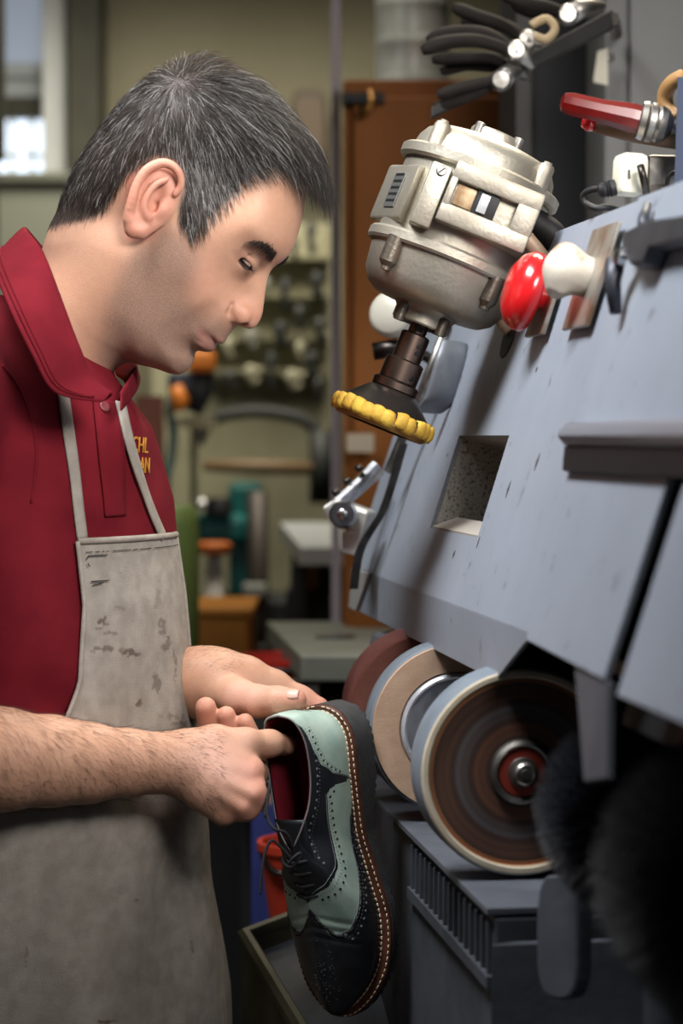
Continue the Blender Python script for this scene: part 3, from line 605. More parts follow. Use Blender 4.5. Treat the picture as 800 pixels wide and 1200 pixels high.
cW = mp(sW-.005, lW, .008); FK = Field(np.array(cW)-.055, np.array(cW)+.055, .0016); FK.cone(cW, cW+MN*.020, .017, .019, .008); FK.cone(cW+MN*.022+ML_*.014, cW+MN*.022-ML_*.018, .009, .008, .010)
for k in range(9): a = 2*math.pi*k/9; FK.cone(cW+MU*(.026*math.cos(a))+ML_*(.026*math.sin(a)), cW+MN*.03+MU*(.027*math.cos(a))+ML_*(.027*math.sin(a)), .003, .004, .005, 's')
KV, KQ = FK.mesh(1); del FK; link('knob', np_mesh('knob', KV, KQ), WHP, WKN, True)
# black latch on the near face
IRON = mat('black_iron', rgb(64, 66, 74), .45, .5, col2=rgb(48, 50, 56), scale=30)
LAT = thing('latch', 'dark iron latch with drop handle on the near hood face', 'latch', mp(.80, .32))
def hq(px, py, n=.0):
    s_, l_ = pr1(px, py); return mp(s_, l_, n)
mb = MB(); mb.slab([hq(757, 306, .005), hq(757, 282, .005), hq(790, 268, .005), hq(835, 262, .005), hq(835, 290, .005), hq(790, 300, .005), hq(782, 318, .005), hq(768, 320, .005)], MN*.016); mb.build('keeper', IRON, LAT, bev=.002)
mb = MB(); mb.tube([hq(752, 315, .022), hq(745, 340, .02), hq(738, 372, .012)], [.008, .007, .005], 10); mb.build('drop_handle', IRON, LAT, True)
mb = MB(); mb.lathe(hq(757, 311, .018), MN, [(0, .008), (.006, .008), (.009, .004), (.009, 0)], 14); mb.build('rivet', ALU, LAT, angle=40)
mb = MB(); mb.tube([hq(770, 280, .010), hq(771, 262, .012), hq(773, 244, .010)], [.007, .005, .003], 10); mb.build('pin', IRON, LAT, True)
# ------------------------------------------------------------------ things on top of the hood
zt_ = mp(0, LE).z
def ontop(px, py, dz=0):
    r = pt(px, py, 1.)-CAM; k = (zt_+dz-CAM.z)/r.z; return CAM+r*k
PLG = thing('power_plug', 'cream rubber power plug lying on top of the hood', 'plug', pt(738, 232, 2.02))
IVO = mat('ivory_plastic', rgb(226, 220, 198), .4)
mb = MB(); c = pt(738, 205, 2.04); mb.box(c, (.026, .030, .036), Matrix.Rotation(.18, 3, 'Z') @ Matrix.Rotation(.05, 3, 'Y'), bev=.006); mb.build('body', IVO, PLG, angle=45)
mb = MB(); mb.lathe(pt(718, 220, 2.04), (-1, -.1, -.25), [(-.002, .007), (.003, .0075), (.004, .006), (.006, .0075), (.007, .006), (.010, .007), (.013, .005), (.013, 0)], 16); mb.build('strain_relief', BLACK, PLG, angle=40)
mb = MB(); mb.tube(crv([pt(712, 222, 2.04), pt(696, 222, 2.05), pt(684, 228, 2.06), pt(686, 238, 2.06), pt(698, 244, 2.05), pt(710, 243, 2.05), pt(724, 246, 2.06)], 30), .0030, 10); mb.build('cord', BLACK, PLG, True)
mb = MB(); mb.tube([pt(750, 194, 2.015), pt(753, 206, 2.012), pt(757, 225, 2.02), pt(759, 236, 2.03)], .0035, 10); mb.build('lead', DSTEEL, PLG, True)
mb = MB(); mb.box(pt(737, 204, 2.022), (.0015, .002, .008)); mb.build('slot', BLACK, PLG)
CLP = thing('pipe_clamp', 'worn steel pipe clamp standing behind the cream plug', 'clamp', pt(775, 230, 2.1))
mb = MB(); mb.box(pt(776, 207, 2.10), (.036, .03, .036), Matrix.Rotation(.2, 3, 'Z'), bev=.004); mb.build('block', STEEL, CLP, angle=40)
mb = MB(); mb.tube(crv([pt(781, 222, 2.07), pt(784, 206, 2.068), pt(797, 200, 2.07)], 14), .002, 8); mb.build('bail', DSTEEL, CLP, True)
mb = MB(); mb.box(pt(772, 224, 2.085), (.05, .03, .008)); mb.build('foot', DSTEEL, CLP)
PST = thing('tool_post', 'dark blue upright tool post at the right edge of the hood', 'post', mp(.72, LE)+MT*.02)
mb = MB(); a = pt(812, 230, 2.0); mb.hexa([pt(790, 215, 2.02), pt(838, 210, 2.0), pt(838, 92, 2.0), pt(794, 90, 2.02), pt(790, 215, 2.06), pt(838, 210, 2.04), pt(838, 92, 2.04), pt(794, 90, 2.06)]); mb.build('column', mat('navy_paint', rgb(52, 60, 78), .5), PST)
mb = MB(); mb.tube(crv([pt(800, 90, 2.05), pt(786, 98, 2.06), pt(779, 112, 2.07), pt(782, 128, 2.07), pt(794, 140, 2.06)], 20), .007, 10); mb.build('hose_clip', mat('ochre_rubber', rgb(150, 112, 66), .6), PST, True)
SCR = thing('screwdriver', 'red-handled screwdriver held level in the tool post', 'screwdriver', pt(700, 130, 2.06))
RTR = mat('red_clear_handle', rgb(104, 10, 8), .30, col2=rgb(74, 10, 8), scale=30)
mb = MB(); a, b = pt(657, 119, 2.06), pt(748, 140, 2.06); d = (b-a).normalized(); L0 = (b-a).length; mb.lathe(a, d, [(0, .004), (.002, .0085), (.010, .0105), (L0*.5, .0105), (L0*.9, .0135), (L0, .013)], 10); mb.build('handle', RTR, SCR, angle=30)
mb = MB(); mb.lathe(b, d, [(0, .013), (.001, .0165), (.006, .0175), (.007, .015), (.009, .0175), (.014, .0175), (.015, .015), (.018, .0165), (.024, .015), (.030, .009), (.045, .006), (.045, 0)], 20); mb.build('ferrule', STEEL, SCR, angle=30)
PUN = thing('awl', 'brown and red stained awl beneath the red screwdriver', 'awl', pt(720, 150, 2.08))
mb = MB(); mb.tube([pt(682, 142, 2.08), pt(690, 144, 2.08), pt(698, 146, 2.08)], [.005, .008, .006], 12); mb.build('tip', REDP, PUN, True)
mb = MB(); mb.tube([pt(697, 146, 2.08), pt(740, 155, 2.08), pt(795, 165, 2.06)], [.007, .009, .008], 12); mb.build('handle', mat('grimy_wood', rgb(112, 88, 66), .6), PUN, True)
# ------------------------------------------------------------------ the man: head
PU = .0008                                   # metres per picture unit at the subject's distance
YAW = math.radians(9); HX0 = (190-400)*PU
PERSON = thing('person', 'man in dark red polo shirt and grey apron holding a brogue shoe', 'person', (-.30, .02, 0))
def hrot(V):
    """head frame -> place: face turned a little out of the profile"""
    V = np.asarray(V, float); x = V[..., 0]-HX0; c, s = math.cos(YAW), math.sin(YAW)
    return np.stack([HX0+x*c+V[..., 1]*s, -x*s+V[..., 1]*c, V[..., 2]], -1)
def hpx(V):
    W = hrot(V); dx = W[..., 0]-CAM.x; dy = W[..., 1]-CAM.y; dz = W[..., 2]-CAM.z
    d = dy*_cp-dz*_sp; u = dy*_sp+dz*_cp
    return 400+FPX*dx/d, 600-FPX*u/d
def H(px, py, y):
    """head-frame point at lateral offset y (metres, near side negative)"""
    c, s = math.cos(YAW), math.sin(YAW); x = (px-400)*PU-HX0; z = 1.37+(513-py)*PU
    for _ in range(4):
        Y = -x*s+y*c; p = pt(px, py, 1.0); r = p-CAM; t = (Y-CAM.y)/r.y
        X = CAM.x+r.x*t; z = CAM.z+r.z*t; x = (X-HX0-y*s)/c
    return np.array((HX0+x, y, z))

SIL = [(358, 240), (354, 262), (349, 280), (345, 291), (339, 301), (331, 309), (322, 315), (316.5, 324), (314, 335), (312.5, 346), (311, 357), (309.5, 368), (306, 377), (301, 384), (295, 386.5),
       (289, 385), (283, 382), (279, 382), (274, 387), (269, 393), (265.5, 398), (264, 402), (261, 404), (254, 403), (252, 404), (251, 407), (247, 410), (238, 410.5), (231, 411), (228, 415), (227.5, 421), (225, 428), (220, 434), (211, 439), (200, 438), (186, 433), (165, 426), (148, 412),
       (120, 392), (88, 345), (58, 300), (60, 268), (68, 250), (80, 222), (96, 190), (122, 152), (158, 110), (198, 84), (240, 79), (284, 96), (320, 124), (345, 158), (358, 190), (361, 215)]
CTRL = [(190, 150, 92, 95), (240, 115, 86, 95), (140, 180, 92, 80), (100, 210, 85, 60), (290, 145, 82, 80), (335, 190, 76, 60), (350, 230, 71, 50), (343, 275, 68, 42), (285, 235, 72, 50),
        (260, 250, 78, 50), (230, 240, 84, 60), (245, 290, 80, 45), (262, 303, 73, 40), (330, 300, 58, 34), (305, 300, 57, 36), (290, 312, 54, 36), (320, 320, 14, 14), (309, 340, 13, 12), (303, 368, 14.5, 12), (293, 379, 16, 12),
        (298, 345, 16, 14), (284, 345, 27, 18), (272, 342, 46, 30), (264, 352, 52, 32), (255, 330, 68, 40), (276, 384, 27, 15), (263, 396, 33, 20), (252, 402, 34, 20), (237, 392, 44, 26), (241, 409, 32, 18), (218, 432, 33, 26),
        (203, 425, 42, 30), (230, 350, 67, 45), (226, 376, 57, 38), (190, 390, 62, 40), (170, 415, 54, 28), (155, 350, 70, 50), (150, 390, 60, 40), (180, 330, 76, 50), (160, 300, 77, 60), (110, 300, 68, 60), (80, 270, 68, 50), (185, 240, 85, 60)]
def tps(xy, v, q, reg=.0):
    def U(r2): return r2*np.log(r2+1e-9)
    n = len(xy); K = U(((xy[:, None]-xy[None])**2).sum(-1))+reg*np.eye(n); Pm = np.hstack([np.ones((n, 1)), xy])
    A = np.block([[K, Pm], [Pm.T, np.zeros((3, 3))]]); c = np.linalg.solve(A, np.concatenate([v, np.zeros((3,)+v.shape[1:])]))
    return U(((q[:, None]-xy[None])**2).sum(-1))@c[:n]+np.hstack([np.ones((len(q), 1)), q])@c[n:]
def blur2(A, sg):
    r = int(3*sg)+1; k = np.exp(-.5*(np.arange(-r, r+1)/sg)**2); k /= k.sum()
    for ax in (0, 1):
        pad = [(0, 0), (0, 0)]; pad[ax] = (r, r); B = np.pad(A, pad, 'edge'); A = sum(k[i]*np.take(B, np.arange(i, i+A.shape[ax]), ax) for i in range(2*r+1))
    return A
hh = .00125
# profile plane sampled in picture units, x 10..420, y 40..460
GX = np.arange(10, 420.1, 1.5); GY = np.arange(40, 470.1, 1.5)
gx, gy = np.meshgrid(GX, GY, indexing='ij'); Qp = np.stack([gx.ravel(), gy.ravel()], 1)
sil = np.array([tuple(p) for p in crv([Vector((x, y, 0)) for x, y in SIL+SIL[:1]], 420)])[:-1, :2]
ctrl = np.array(CTRL, float); WR = tps(ctrl[:, :2]/100, ctrl[:, 2:], Qp/100, .002)
Wf = np.clip(WR[:, 0], 9, 96).reshape(gx.shape); Rf = np.clip(WR[:, 1], 9, 100).reshape(gx.shape)
D = np.full(len(Qp), 1e9)
for i in range(len(sil)):
    a = sil[i]; b = sil[(i+1) % len(sil)]; ab = b-a; t = np.clip(((Qp-a)@ab)/(ab@ab+1e-9), 0, 1); D = np.minimum(D, ((Qp-a-t[:, None]*ab)**2).sum(1))
D = np.sqrt(D).reshape(gx.shape); ins = inpoly(gx, gy, [tuple(p) for p in sil])
t = np.clip(D/Rf, 0, 1); HH = np.where(ins, Wf**2*(2*t-t*t), -Wf**2*2*D/Rf*.9); HH = blur2(HH, 1.3)
def bil(A, x, y):
    fx = np.clip((x-GX[0])/1.5, 0, len(GX)-1.001); fy = np.clip((y-GY[0])/1.5, 0, len(GY)-1.001); i = fx.astype(int); j = fy.astype(int); u = fx-i; v = fy-j
    return A[i, j]*(1-u)*(1-v)+A[i+1, j]*u*(1-v)+A[i, j+1]*(1-u)*v+A[i+1, j+1]*u*v
def wsurf(px, py): return math.sqrt(max(float(bil(HH, np.array(px, float), np.array(py, float))), 0))*PU
lo = S(8, 470, -.098); hi = S(408, 62, .098)
FH = Field(lo, hi, hh)
xs = FH.lo[0]+hh*np.arange(FH.n[0]); zs = FH.lo[2]+hh*np.arange(FH.n[2]); ys = FH.lo[1]+hh*np.arange(FH.n[1])
PX, PY = np.meshgrid(400+xs/PU, 513-(zs-1.37)/PU, indexing='ij')
h2 = bil(HH, PX, PY)*PU*PU; g0, g1 = np.gradient(h2, hh)
gm = np.sqrt(g0**2+g1**2)
FH.F = ((ys[None, :, None]**2-h2[:, None, :])/np.sqrt(4*ys[None, :, None]**2+(gm**2)[:, None, :]+2e-5)).astype(np.float32)
def L(px, py, y): return np.array(((px-400)*PU, y, 1.37+(513-py)*PU))
# neck
FH.cone(L(132, 325, 0), L(22, 440, 0), .056, .061, .03)
FH.cone(L(150, 300, -.045), L(88, 425, -.012), .014, .011, .03); FH.cone(L(150, 300, .045), L(88, 425, .012), .014, .011, .03)
for sd in (-1, 1):
    def E(px, py, y): p = H(px, py, -abs(y)); return np.array((p[0], sd*abs(p[1]), p[2]))
    # brow, socket, lids
    def on(px, py, k=0): return E(px, py, wsurf(px, py)+k)
    FH.ell(E(304, 319, .029), (.008, .010, .006), Matrix.Rotation(math.radians(45), 3, 'Y'), .012, 's')
    ec = E(285.5, 305.5, .0262); ER = .0128
    FH.ell(ec, (ER, ER, ER), None, .009)
    def lidp(px, py, r):
        p = E(px, py, .0262); dx = p[0]-ec[0]; dz = p[2]-ec[2]; q = max(r*r-dx*dx-dz*dz, .0)
        p = E(px, py, .0262+math.sqrt(q)); return p
    FH.chain([lidp(277.5, 298, ER+.0008), lidp(283, 306, ER), lidp(289, 312, ER), lidp(295, 316.5, ER)], [.0012, .0033, .0036, .0024], .0014, 's')
    FH.chain([lidp(276, 293, ER+.002), lidp(284, 295.5, ER+.002), lidp(293, 300, ER+.0015), lidp(300, 307, ER+.001)], [.0006, .0008, .0008, .0006], .0025, 's')
    # nose
    FH.ell(E(281, 367.5, .0145), (.0098, .0056, .0086), Matrix.Rotation(math.radians(40), 3, 'Y'), .006)
    FH.ell(E(284.5, 379.5, .0092), (.0056, .0046, .0030), Matrix.Rotation(math.radians(30), 3, 'Y'), .002, 's')
    FH.chain([E(271, 357, .0225), E(269, 367, .0235), E(274, 376.5, .0205)], [.0007, .0012, .0008], .005, 's')
    # cheek fold and mouth
    FH.chain([on(264, 360, .0040), on(251, 371, .0046), on(236, 379, .0050), on(222, 387, .0052)], [.0008, .0016, .0016, .0010], .018, 's')
    FH.chain([on(232, 383.5, .0004), on(239, 389.5, .0004), on(246, 396, .0004), E(252, 401.5, .004), E(255, 403.5, .0)], [.0009, .0014, .0016, .0016, .0015], .0024, 's')
    FH.ell(E(240, 402, .006), (.0042, .014, .0028), Matrix.Rotation(math.radians(35), 3, 'Y'), .010)
    # ear
    tilt = Matrix.Rotation(math.radians(-sd*16), 3, 'Z') @ Matrix.Rotation(math.radians(25), 3, 'Y')
    FH.ell(E(179, 234, .0735), (.0205, .0055, .034), tilt, .006)
    FH.ell(E(168, 236, .0795), (.0105, .0050, .032), tilt, .006)
    FH.ell(E(183, 229, .0825), (.0085, .0095, .0165), Matrix.Rotation(math.radians(20), 3, 'Y'), .0035, 's')
    FH.chain([E(200, 207, .0865), E(190, 203, .0885), E(177, 211, .0915), E(167, 228, .0925), E(163, 246, .0905)], [.0036, .0042, .0042, .0038, .0030], .003, 's')
    FH.chain(crv([E(205, 228, .073), E(212, 217, .0735), E(210, 204, .076), E(203, 195, .0785), E(192, 191, .081), E(180, 194, .0845), E(169, 202, .087), E(160, 217, .0885), E(155, 234, .0885), E(151, 252, .0855), E(154, 266, .081)], 28),
             list(np.interp(np.linspace(0, 1, 28), [0, .2, .5, .8, 1], [.0028, .0036, .0041, .0042, .0050])), .0016)
    FH.chain([E(153, 258, .083), E(157, 269, .080), E(165, 271, .077), E(173, 264, .074)], [.0056, .0062, .0058, .0050], .005)
    FH.chain(crv([E(196, 210, .079), E(183, 216, .0825), E(173, 229, .0840), E(169, 244, .083), E(174, 256, .0795)], 14), list(np.linspace(.0022, .0030, 14)), .0030)
    FH.ell(E(189, 245, .0715), (.0060, .0052, .0066), None, .007)
    FH.ell(E(180, 240, .0790), (.0036, .0070, .0060), None, .003, 's')
HV, HQ = FH.mesh(2)
del FH
hx, hy = hpx(np.stack([HV[:, 0], -np.abs(HV[:, 1]), HV[:, 2]], 1))
def pmask(poly, sg):
    m = inpoly(gx, gy, poly).astype(float); return blur2(m, sg/1.5)
HAIRP = [(40, 262), (60, 268), (84, 262), (105, 258), (122, 246), (136, 226), (148, 205), (160, 196), (176, 186), (194, 182), (208, 190), (215, 205), (214, 226), (209, 244), (209, 262), (225, 280), (236, 272), (245, 258), (258, 244), (274, 231), (283, 216), (295, 206), (312, 201), (330, 196), (345, 190), (356, 193), (364, 200), (420, 190), (420, 40), (10, 40), (10, 262)]
STUBP = [(196, 262), (226, 276), (236, 310), (214, 345), (232, 362), (252, 372), (274, 384), (268, 408), (250, 416), (240, 445), (160, 445), (110, 430), (128, 350), (150, 300), (176, 280)]
MH = pmask(HAIRP, 2.5); MS = pmask(STUBP, 9); MN = pmask([(20, 255), (140, 235), (130, 300), (20, 330)], 16)
LIPP = [(232, 383), (248, 392), (266, 399), (265, 405), (254, 403.5), (252, 410), (238, 411), (232, 399)]
ML = pmask(LIPP, 1.8); MR = pmask([(268, 350), (300, 350), (312, 372), (300, 390), (270, 382)], 7)*.35+pmask([(215, 300), (262, 310), (258, 350), (222, 350)], 14)*.35+pmask([(146, 186), (216, 186), (212, 230), (180, 282), (146, 282)], 3)*.75
ME = pmask([(274, 292), (284, 296), (299, 308), (301, 319), (291, 322), (281, 315)], 3)
mh = bil(MH, hx, hy); ear = (np.abs(HV[:, 1]) > .0715) & inpoly(hx, hy, [(146, 284), (182, 280), (196, 240), (216, 232), (217, 200), (196, 184), (166, 190), (145, 220)])
mh[ear] = 0
HATT = np.stack([np.clip(mh, 0, 1), np.clip(bil(MS, hx, hy)+.35*bil(MN, hx, hy), 0, 1), np.clip(bil(MR, hx, hy), 0, 1)], 1)
HATT2 = np.stack([np.clip(bil(ML, hx, hy), 0, 1), np.clip(bil(ME, hx, hy), 0, 1), 0*hx], 1)
# skin
def skin_mat():
    m = bpy.data.materials.new('skin'); m.use_nodes = True; nt = m.node_tree; N = nt.nodes; K = nt.links; b = N['Principled BSDF']
    b.inputs['Roughness'].default_value = .5; b.inputs['Subsurface Weight'].default_value = .12; b.inputs['Subsurface Radius'].default_value = (1, .4, .25); b.inputs['Subsurface Scale'].default_value = .006
    b.inputs['Specular IOR Level'].default_value = .4
    a = N.new('ShaderNodeVertexColor'); a.layer_name = 'mask'; a2 = N.new('ShaderNodeVertexColor'); a2.layer_name = 'mask2'
    sp = N.new('ShaderNodeSeparateColor'); K.new(a.outputs[0], sp.inputs[0]); sp2 = N.new('ShaderNodeSeparateColor'); K.new(a2.outputs[0], sp2.inputs[0])
    tc = N.new('ShaderNodeTexCoord')
    def noise(scale, det=3):
        n = N.new('ShaderNodeTexNoise'); n.inputs['Scale'].default_value = scale; n.inputs['Detail'].default_value = det; K.new(tc.outputs['Object'], n.inputs['Vector']); return n
    def mix(fac, c1, c2):
        x = N.new('ShaderNodeMix'); x.data_type = 'RGBA'
        if isinstance(fac, float): x.inputs[0].default_value = fac
        else: K.new(fac, x.inputs[0])
        for i, c in ((6, c1), (7, c2)):
            if isinstance(c, tuple): x.inputs[i].default_value = (*c, 1)
            else: K.new(c, x.inputs[i])
        return x.outputs[2]
    def math_(op, a_, b_, clamp=False):
        x = N.new('ShaderNodeMath'); x.operation = op; x.use_clamp = clamp
        for i, c in ((0, a_), (1, b_)):
            if isinstance(c, (int, float)): x.inputs[i].default_value = c
            else: K.new(c, x.inputs[i])
        return x.outputs[0]
    n1 = noise(22); n2 = noise(1500, 2); n3 = noise(160)
    base = mix(n1.outputs[0], rgb(196, 149, 121), rgb(206, 164, 137))
    base = mix(math_('MULTIPLY', n3.outputs[0], .34), base, rgb(176, 116, 94))
    base = mix(math_('MULTIPLY', sp.outputs[2], .55), base, rgb(205, 122, 108))
    st = N.new('ShaderNodeMapRange'); st.inputs[1].default_value = .42; st.inputs[2].default_value = .60; K.new(n2.outputs[0], st.inputs[0])
    f = math_('MULTIPLY', sp.outputs[1], math_('ADD', math_('MULTIPLY', st.outputs[0], .36), .40), True)
    base = mix(f, base, rgb(98, 88, 84))
    base = mix(math_('MULTIPLY', sp2.outputs[0], .40), base, rgb(172, 104, 98))
    base = mix(math_('MULTIPLY', sp2.outputs[1], .55), base, rgb(120, 80, 70))
    base = mix(math_('MULTIPLY', sp2.outputs[2], .65), base, rgb(226, 176, 160))
    base = mix(math_('MULTIPLY', sp.outputs[0], .95, True), base, rgb(46, 42, 40))
    K.new(base, b.inputs['Base Color'])
    bp = N.new('ShaderNodeBump'); bp.inputs['Strength'].default_value = .28; bp.inputs['Distance'].default_value = .001; n4 = noise(700, 3); K.new(n4.outputs[0], bp.inputs['Height']); K.new(bp.outputs[0], b.inputs['Normal'])
    return m
SKIN = skin_mat()
HW = hrot(HV)
# ------------------------------------------------------------------ hair, brows, lashes, eyes
def hnormals(V, Q):
    n = np.cross(V[Q[:, 2]]-V[Q[:, 0]], V[Q[:, 3]]-V[Q[:, 1]]); N = np.zeros_like(V)
    for i in range(4): np.add.at(N, Q[:, i], n)
    return N/np.maximum(np.linalg.norm(N, axis=1), 1e-12)[:, None]
HN = hnormals(HV, HQ)
FLOW = np.array([(225, 70, .45, -.75), (205, 75, -.1, -1), (185, 90, -.6, -.5), (270, 80, 1, -.15), (320, 112, .9, .35), (360, 160, .62, .8), (375, 200, .4, .95), (345, 190, .72, .6), (250, 120, .75, .7), (290, 150, .75, .75), (330, 175, .9, .45), (200, 150, .0, 1), (240, 190, .2, 1), (225, 250, .1, 1), (150, 150, -.55, .8),
                 (110, 200, -.45, .9), (85, 240, -.35, .95), (140, 200, -.35, .95), (160, 105, -.8, .45), (270, 205, .45, .9), (215, 115, .3, .8), (190, 115, -.3, .9), (310, 195, .75, .75), (250, 235, .25, 1), (120, 150, -.6, .7)])
def flow(px, py):
    d2 = (px[:, None]-FLOW[None, :, 0])**2+(py[:, None]-FLOW[None, :, 1])**2+30; wt = d2**-1.6
    return (wt@FLOW[:, 2:])/wt.sum(1)[:, None]
area_ = np.linalg.norm(np.cross(HV[HQ[:, 2]]-HV[HQ[:, 0]], HV[HQ[:, 3]]-HV[HQ[:, 1]]), axis=1)
fm = HATT[HQ, 0].mean(1); fe = ear[HQ].any(1); pr = area_*np.clip((fm-.25)*2, 0, 1)*~fe
pr[HV[HQ[:, 0], 1] > .045] *= .25
_fx, _fy = hx[HQ[:, 0]], hy[HQ[:, 0]]; pr = pr*(1+1.6*((_fx > 325) & (_fy < 215)))
def sample(pr, n):
    f = RNG.choice(len(HQ), n, p=pr/pr.sum()); u = RNG.random((n, 2)); q = HQ[f]
    P = (HV[q[:, 0]]*((1-u[:, 0])*(1-u[:, 1]))[:, None]+HV[q[:, 1]]*(u[:, 0]*(1-u[:, 1]))[:, None]+HV[q[:, 2]]*(u[:, 0]*u[:, 1])[:, None]+HV[q[:, 3]]*((1-u[:, 0])*u[:, 1])[:, None])
    return P, HN[q[:, 0]]
n = 30000
P, Nn = sample(pr, n); px, py = hpx(np.stack([P[:, 0], -np.abs(P[:, 1]), P[:, 2]], 1))
fl = flow(px, py)+RNG.normal(size=(n, 2))*.16
T = np.stack([fl[:, 0], RNG.normal(size=n)*.22, -fl[:, 1]], 1)
T -= Nn*(T*Nn).sum(1)[:, None]; T /= np.linalg.norm(T, axis=1)[:, None]
top = np.clip((px-215)/60, 0, 1)*np.clip((225-py-(350-px)*.20)/45, 0, 1)          # long on the top and at the front
crown = .7*np.exp(-(((px-222)/26)**2+((py-75)/22)**2))
low = np.clip((py-215)/45, 0, 1)*np.clip((140-px)/40, 0, 1)
ln = (.0155+.016*top+.008*crown-.008*low)*RNG.uniform(.7, 1.2, n)
lift = .30+.22*top+.75*crown-.12*low+RNG.normal(size=n)*.10
front = np.clip((px-318)/25, 0, 1)*np.clip((212-py)/18, 0, 1)
ln += .030*front*RNG.uniform(.4, 1.2, n); lift += .22*front
Dr = T+Nn*lift[:, None]
P = P-Nn*.0008
curl = np.zeros((n, 3)); curl[:, 2] = -.12-.30*front; curl -= Nn*.10
gray = np.clip(.11+.40*np.exp(-(((px-245)/40)**2+((py-215)/45)**2))+.12*np.exp(-(((px-220)/70)**2+((py-150)/50)**2))-.12*front-.06*crown-.10*low, .04, .7)
isg = RNG.random(n) < gray
v = RNG.uniform(.0, 1, n)[:, None]
dark = np.array(rgb(24, 21, 20))*(1-v)+np.array(rgb(56, 48, 42))*v; gr = np.array(rgb(104, 100, 96))*(1-v)+np.array(rgb(190, 187, 184))*v
br = np.array(rgb(120, 96, 62)); tb = (np.clip((95-py)/40, 0, 1)*(RNG.random(n) < .35))[:, None]  # warm rim light painted into some strands along the top
C = np.where(isg[:, None], gr, dark*(1-tb)+br*tb)
V, Q, CC = strands(hrot(P), hrot(P+Dr)-hrot(P), ln, RNG.uniform(.00013, .00021, n), 4, hrot(HX0*np.array([[1., 0, 0]])+curl)-hrot(HX0*np.array([[1., 0, 0]])+0*curl), C)
me = np_mesh('hair', V, Q); vcol(me, 'Col', CC)
def hair_mat(name, rough):
    m = bpy.data.materials.new(name); m.use_nodes = True; b = m.node_tree.nodes['Principled BSDF']; a = m.node_tree.nodes.new('ShaderNodeVertexColor'); a.layer_name = 'Col'
    m.node_tree.links.new(a.outputs[0], b.inputs['Base Color']); b.inputs['Roughness'].default_value = rough; b.inputs['Specular IOR Level'].default_value = .3; return m
HAIRM = hair_mat('hair', .38)
hair = link('hair', me, HAIRM, PERSON, True); tag(hair, 'short dark hair streaked with grey', kind='stuff')
# brows
def patch(name, pts, wid, n, ln, dirs, col, lift, rad=.00013, both=True):
    Vs = []; Qs = []; Cs = []; k = 0
    for sd in ((-1, 1) if both else (-1,)):
        c = np.array([tuple(p) for p in crv([Vector((a, b, 0)) for a, b in pts], 60)])[:, :2]; t = RNG.random(n)**(.42 if name == 'eyebrow' else 1); i = (t*58).astype(int)
        pp = c[i]+(c[i+1]-c[i])*RNG.random((n, 1)); wv = np.interp(t, np.linspace(0, 1, len(wid)), wid); off = RNG.normal(size=n)*.45*wv
        tg = c[i+1]-c[i]; tg /= np.linalg.norm(tg, axis=1)[:, None]; pp = pp+np.stack([-tg[:, 1], tg[:, 0]], 1)*off[:, None]
        R = []
        for a, b in pp: R.append(H(a, b, -wsurf(a, b)))
        R = np.array(R); idx = [int(np.argmin(((HV-r)**2).sum(1))) for r in R]; R = HV[idx]+(R-HV[idx])*.3; Nr = HN[idx]
        dv = np.interp(t, np.linspace(0, 1, len(dirs)), [d[0] for d in dirs]); dw = np.interp(t, np.linspace(0, 1, len(dirs)), [d[1] for d in dirs])
        T = np.stack([dv, 0*dv, -dw], 1)+RNG.normal(size=(n, 3))*.25; T -= Nr*(T*Nr).sum(1)[:, None]; T /= np.linalg.norm(T, axis=1)[:, None]
        if sd > 0: R = R*np.array([1, -1, 1]); Nr = Nr*np.array([1, -1, 1]); T = T*np.array([1, -1, 1])
        V, Q, C = strands(hrot(R), hrot(R+T+Nr*lift)-hrot(R), ln*RNG.uniform(.6, 1.2, n), np.full(n, rad), 3, None, np.tile(np.array(col), (n, 1))*RNG.uniform(.7, 1.3, (n, 1)))
        Vs.append(V); Qs.append(Q+k); Cs.append(C); k += len(V)
    me = np_mesh(name, np.concatenate(Vs), np.concatenate(Qs)); vcol(me, 'Col', np.concatenate(Cs)); o = link(name, me, HAIRM, PERSON, True); o['kind'] = 'stuff'; return o
patch('eyebrow', [(286, 289), (298, 287.5), (309, 289), (319, 295), (326, 303)], [1.2, 2.2, 3.4, 6.0, 6.0], 430, .0085, [(-.9, .2), (-.8, .3), (-.6, .6), (-.5, .9)], rgb(38, 30, 26), .25, .00016)
patch('nape_hair', [(62, 272), (84, 268), (104, 262), (122, 250)], [9, 12, 12, 8], 260, .008, [(-.4, .9), (-.2, 1), (0, 1)], rgb(60, 50, 44), .15, .00010)
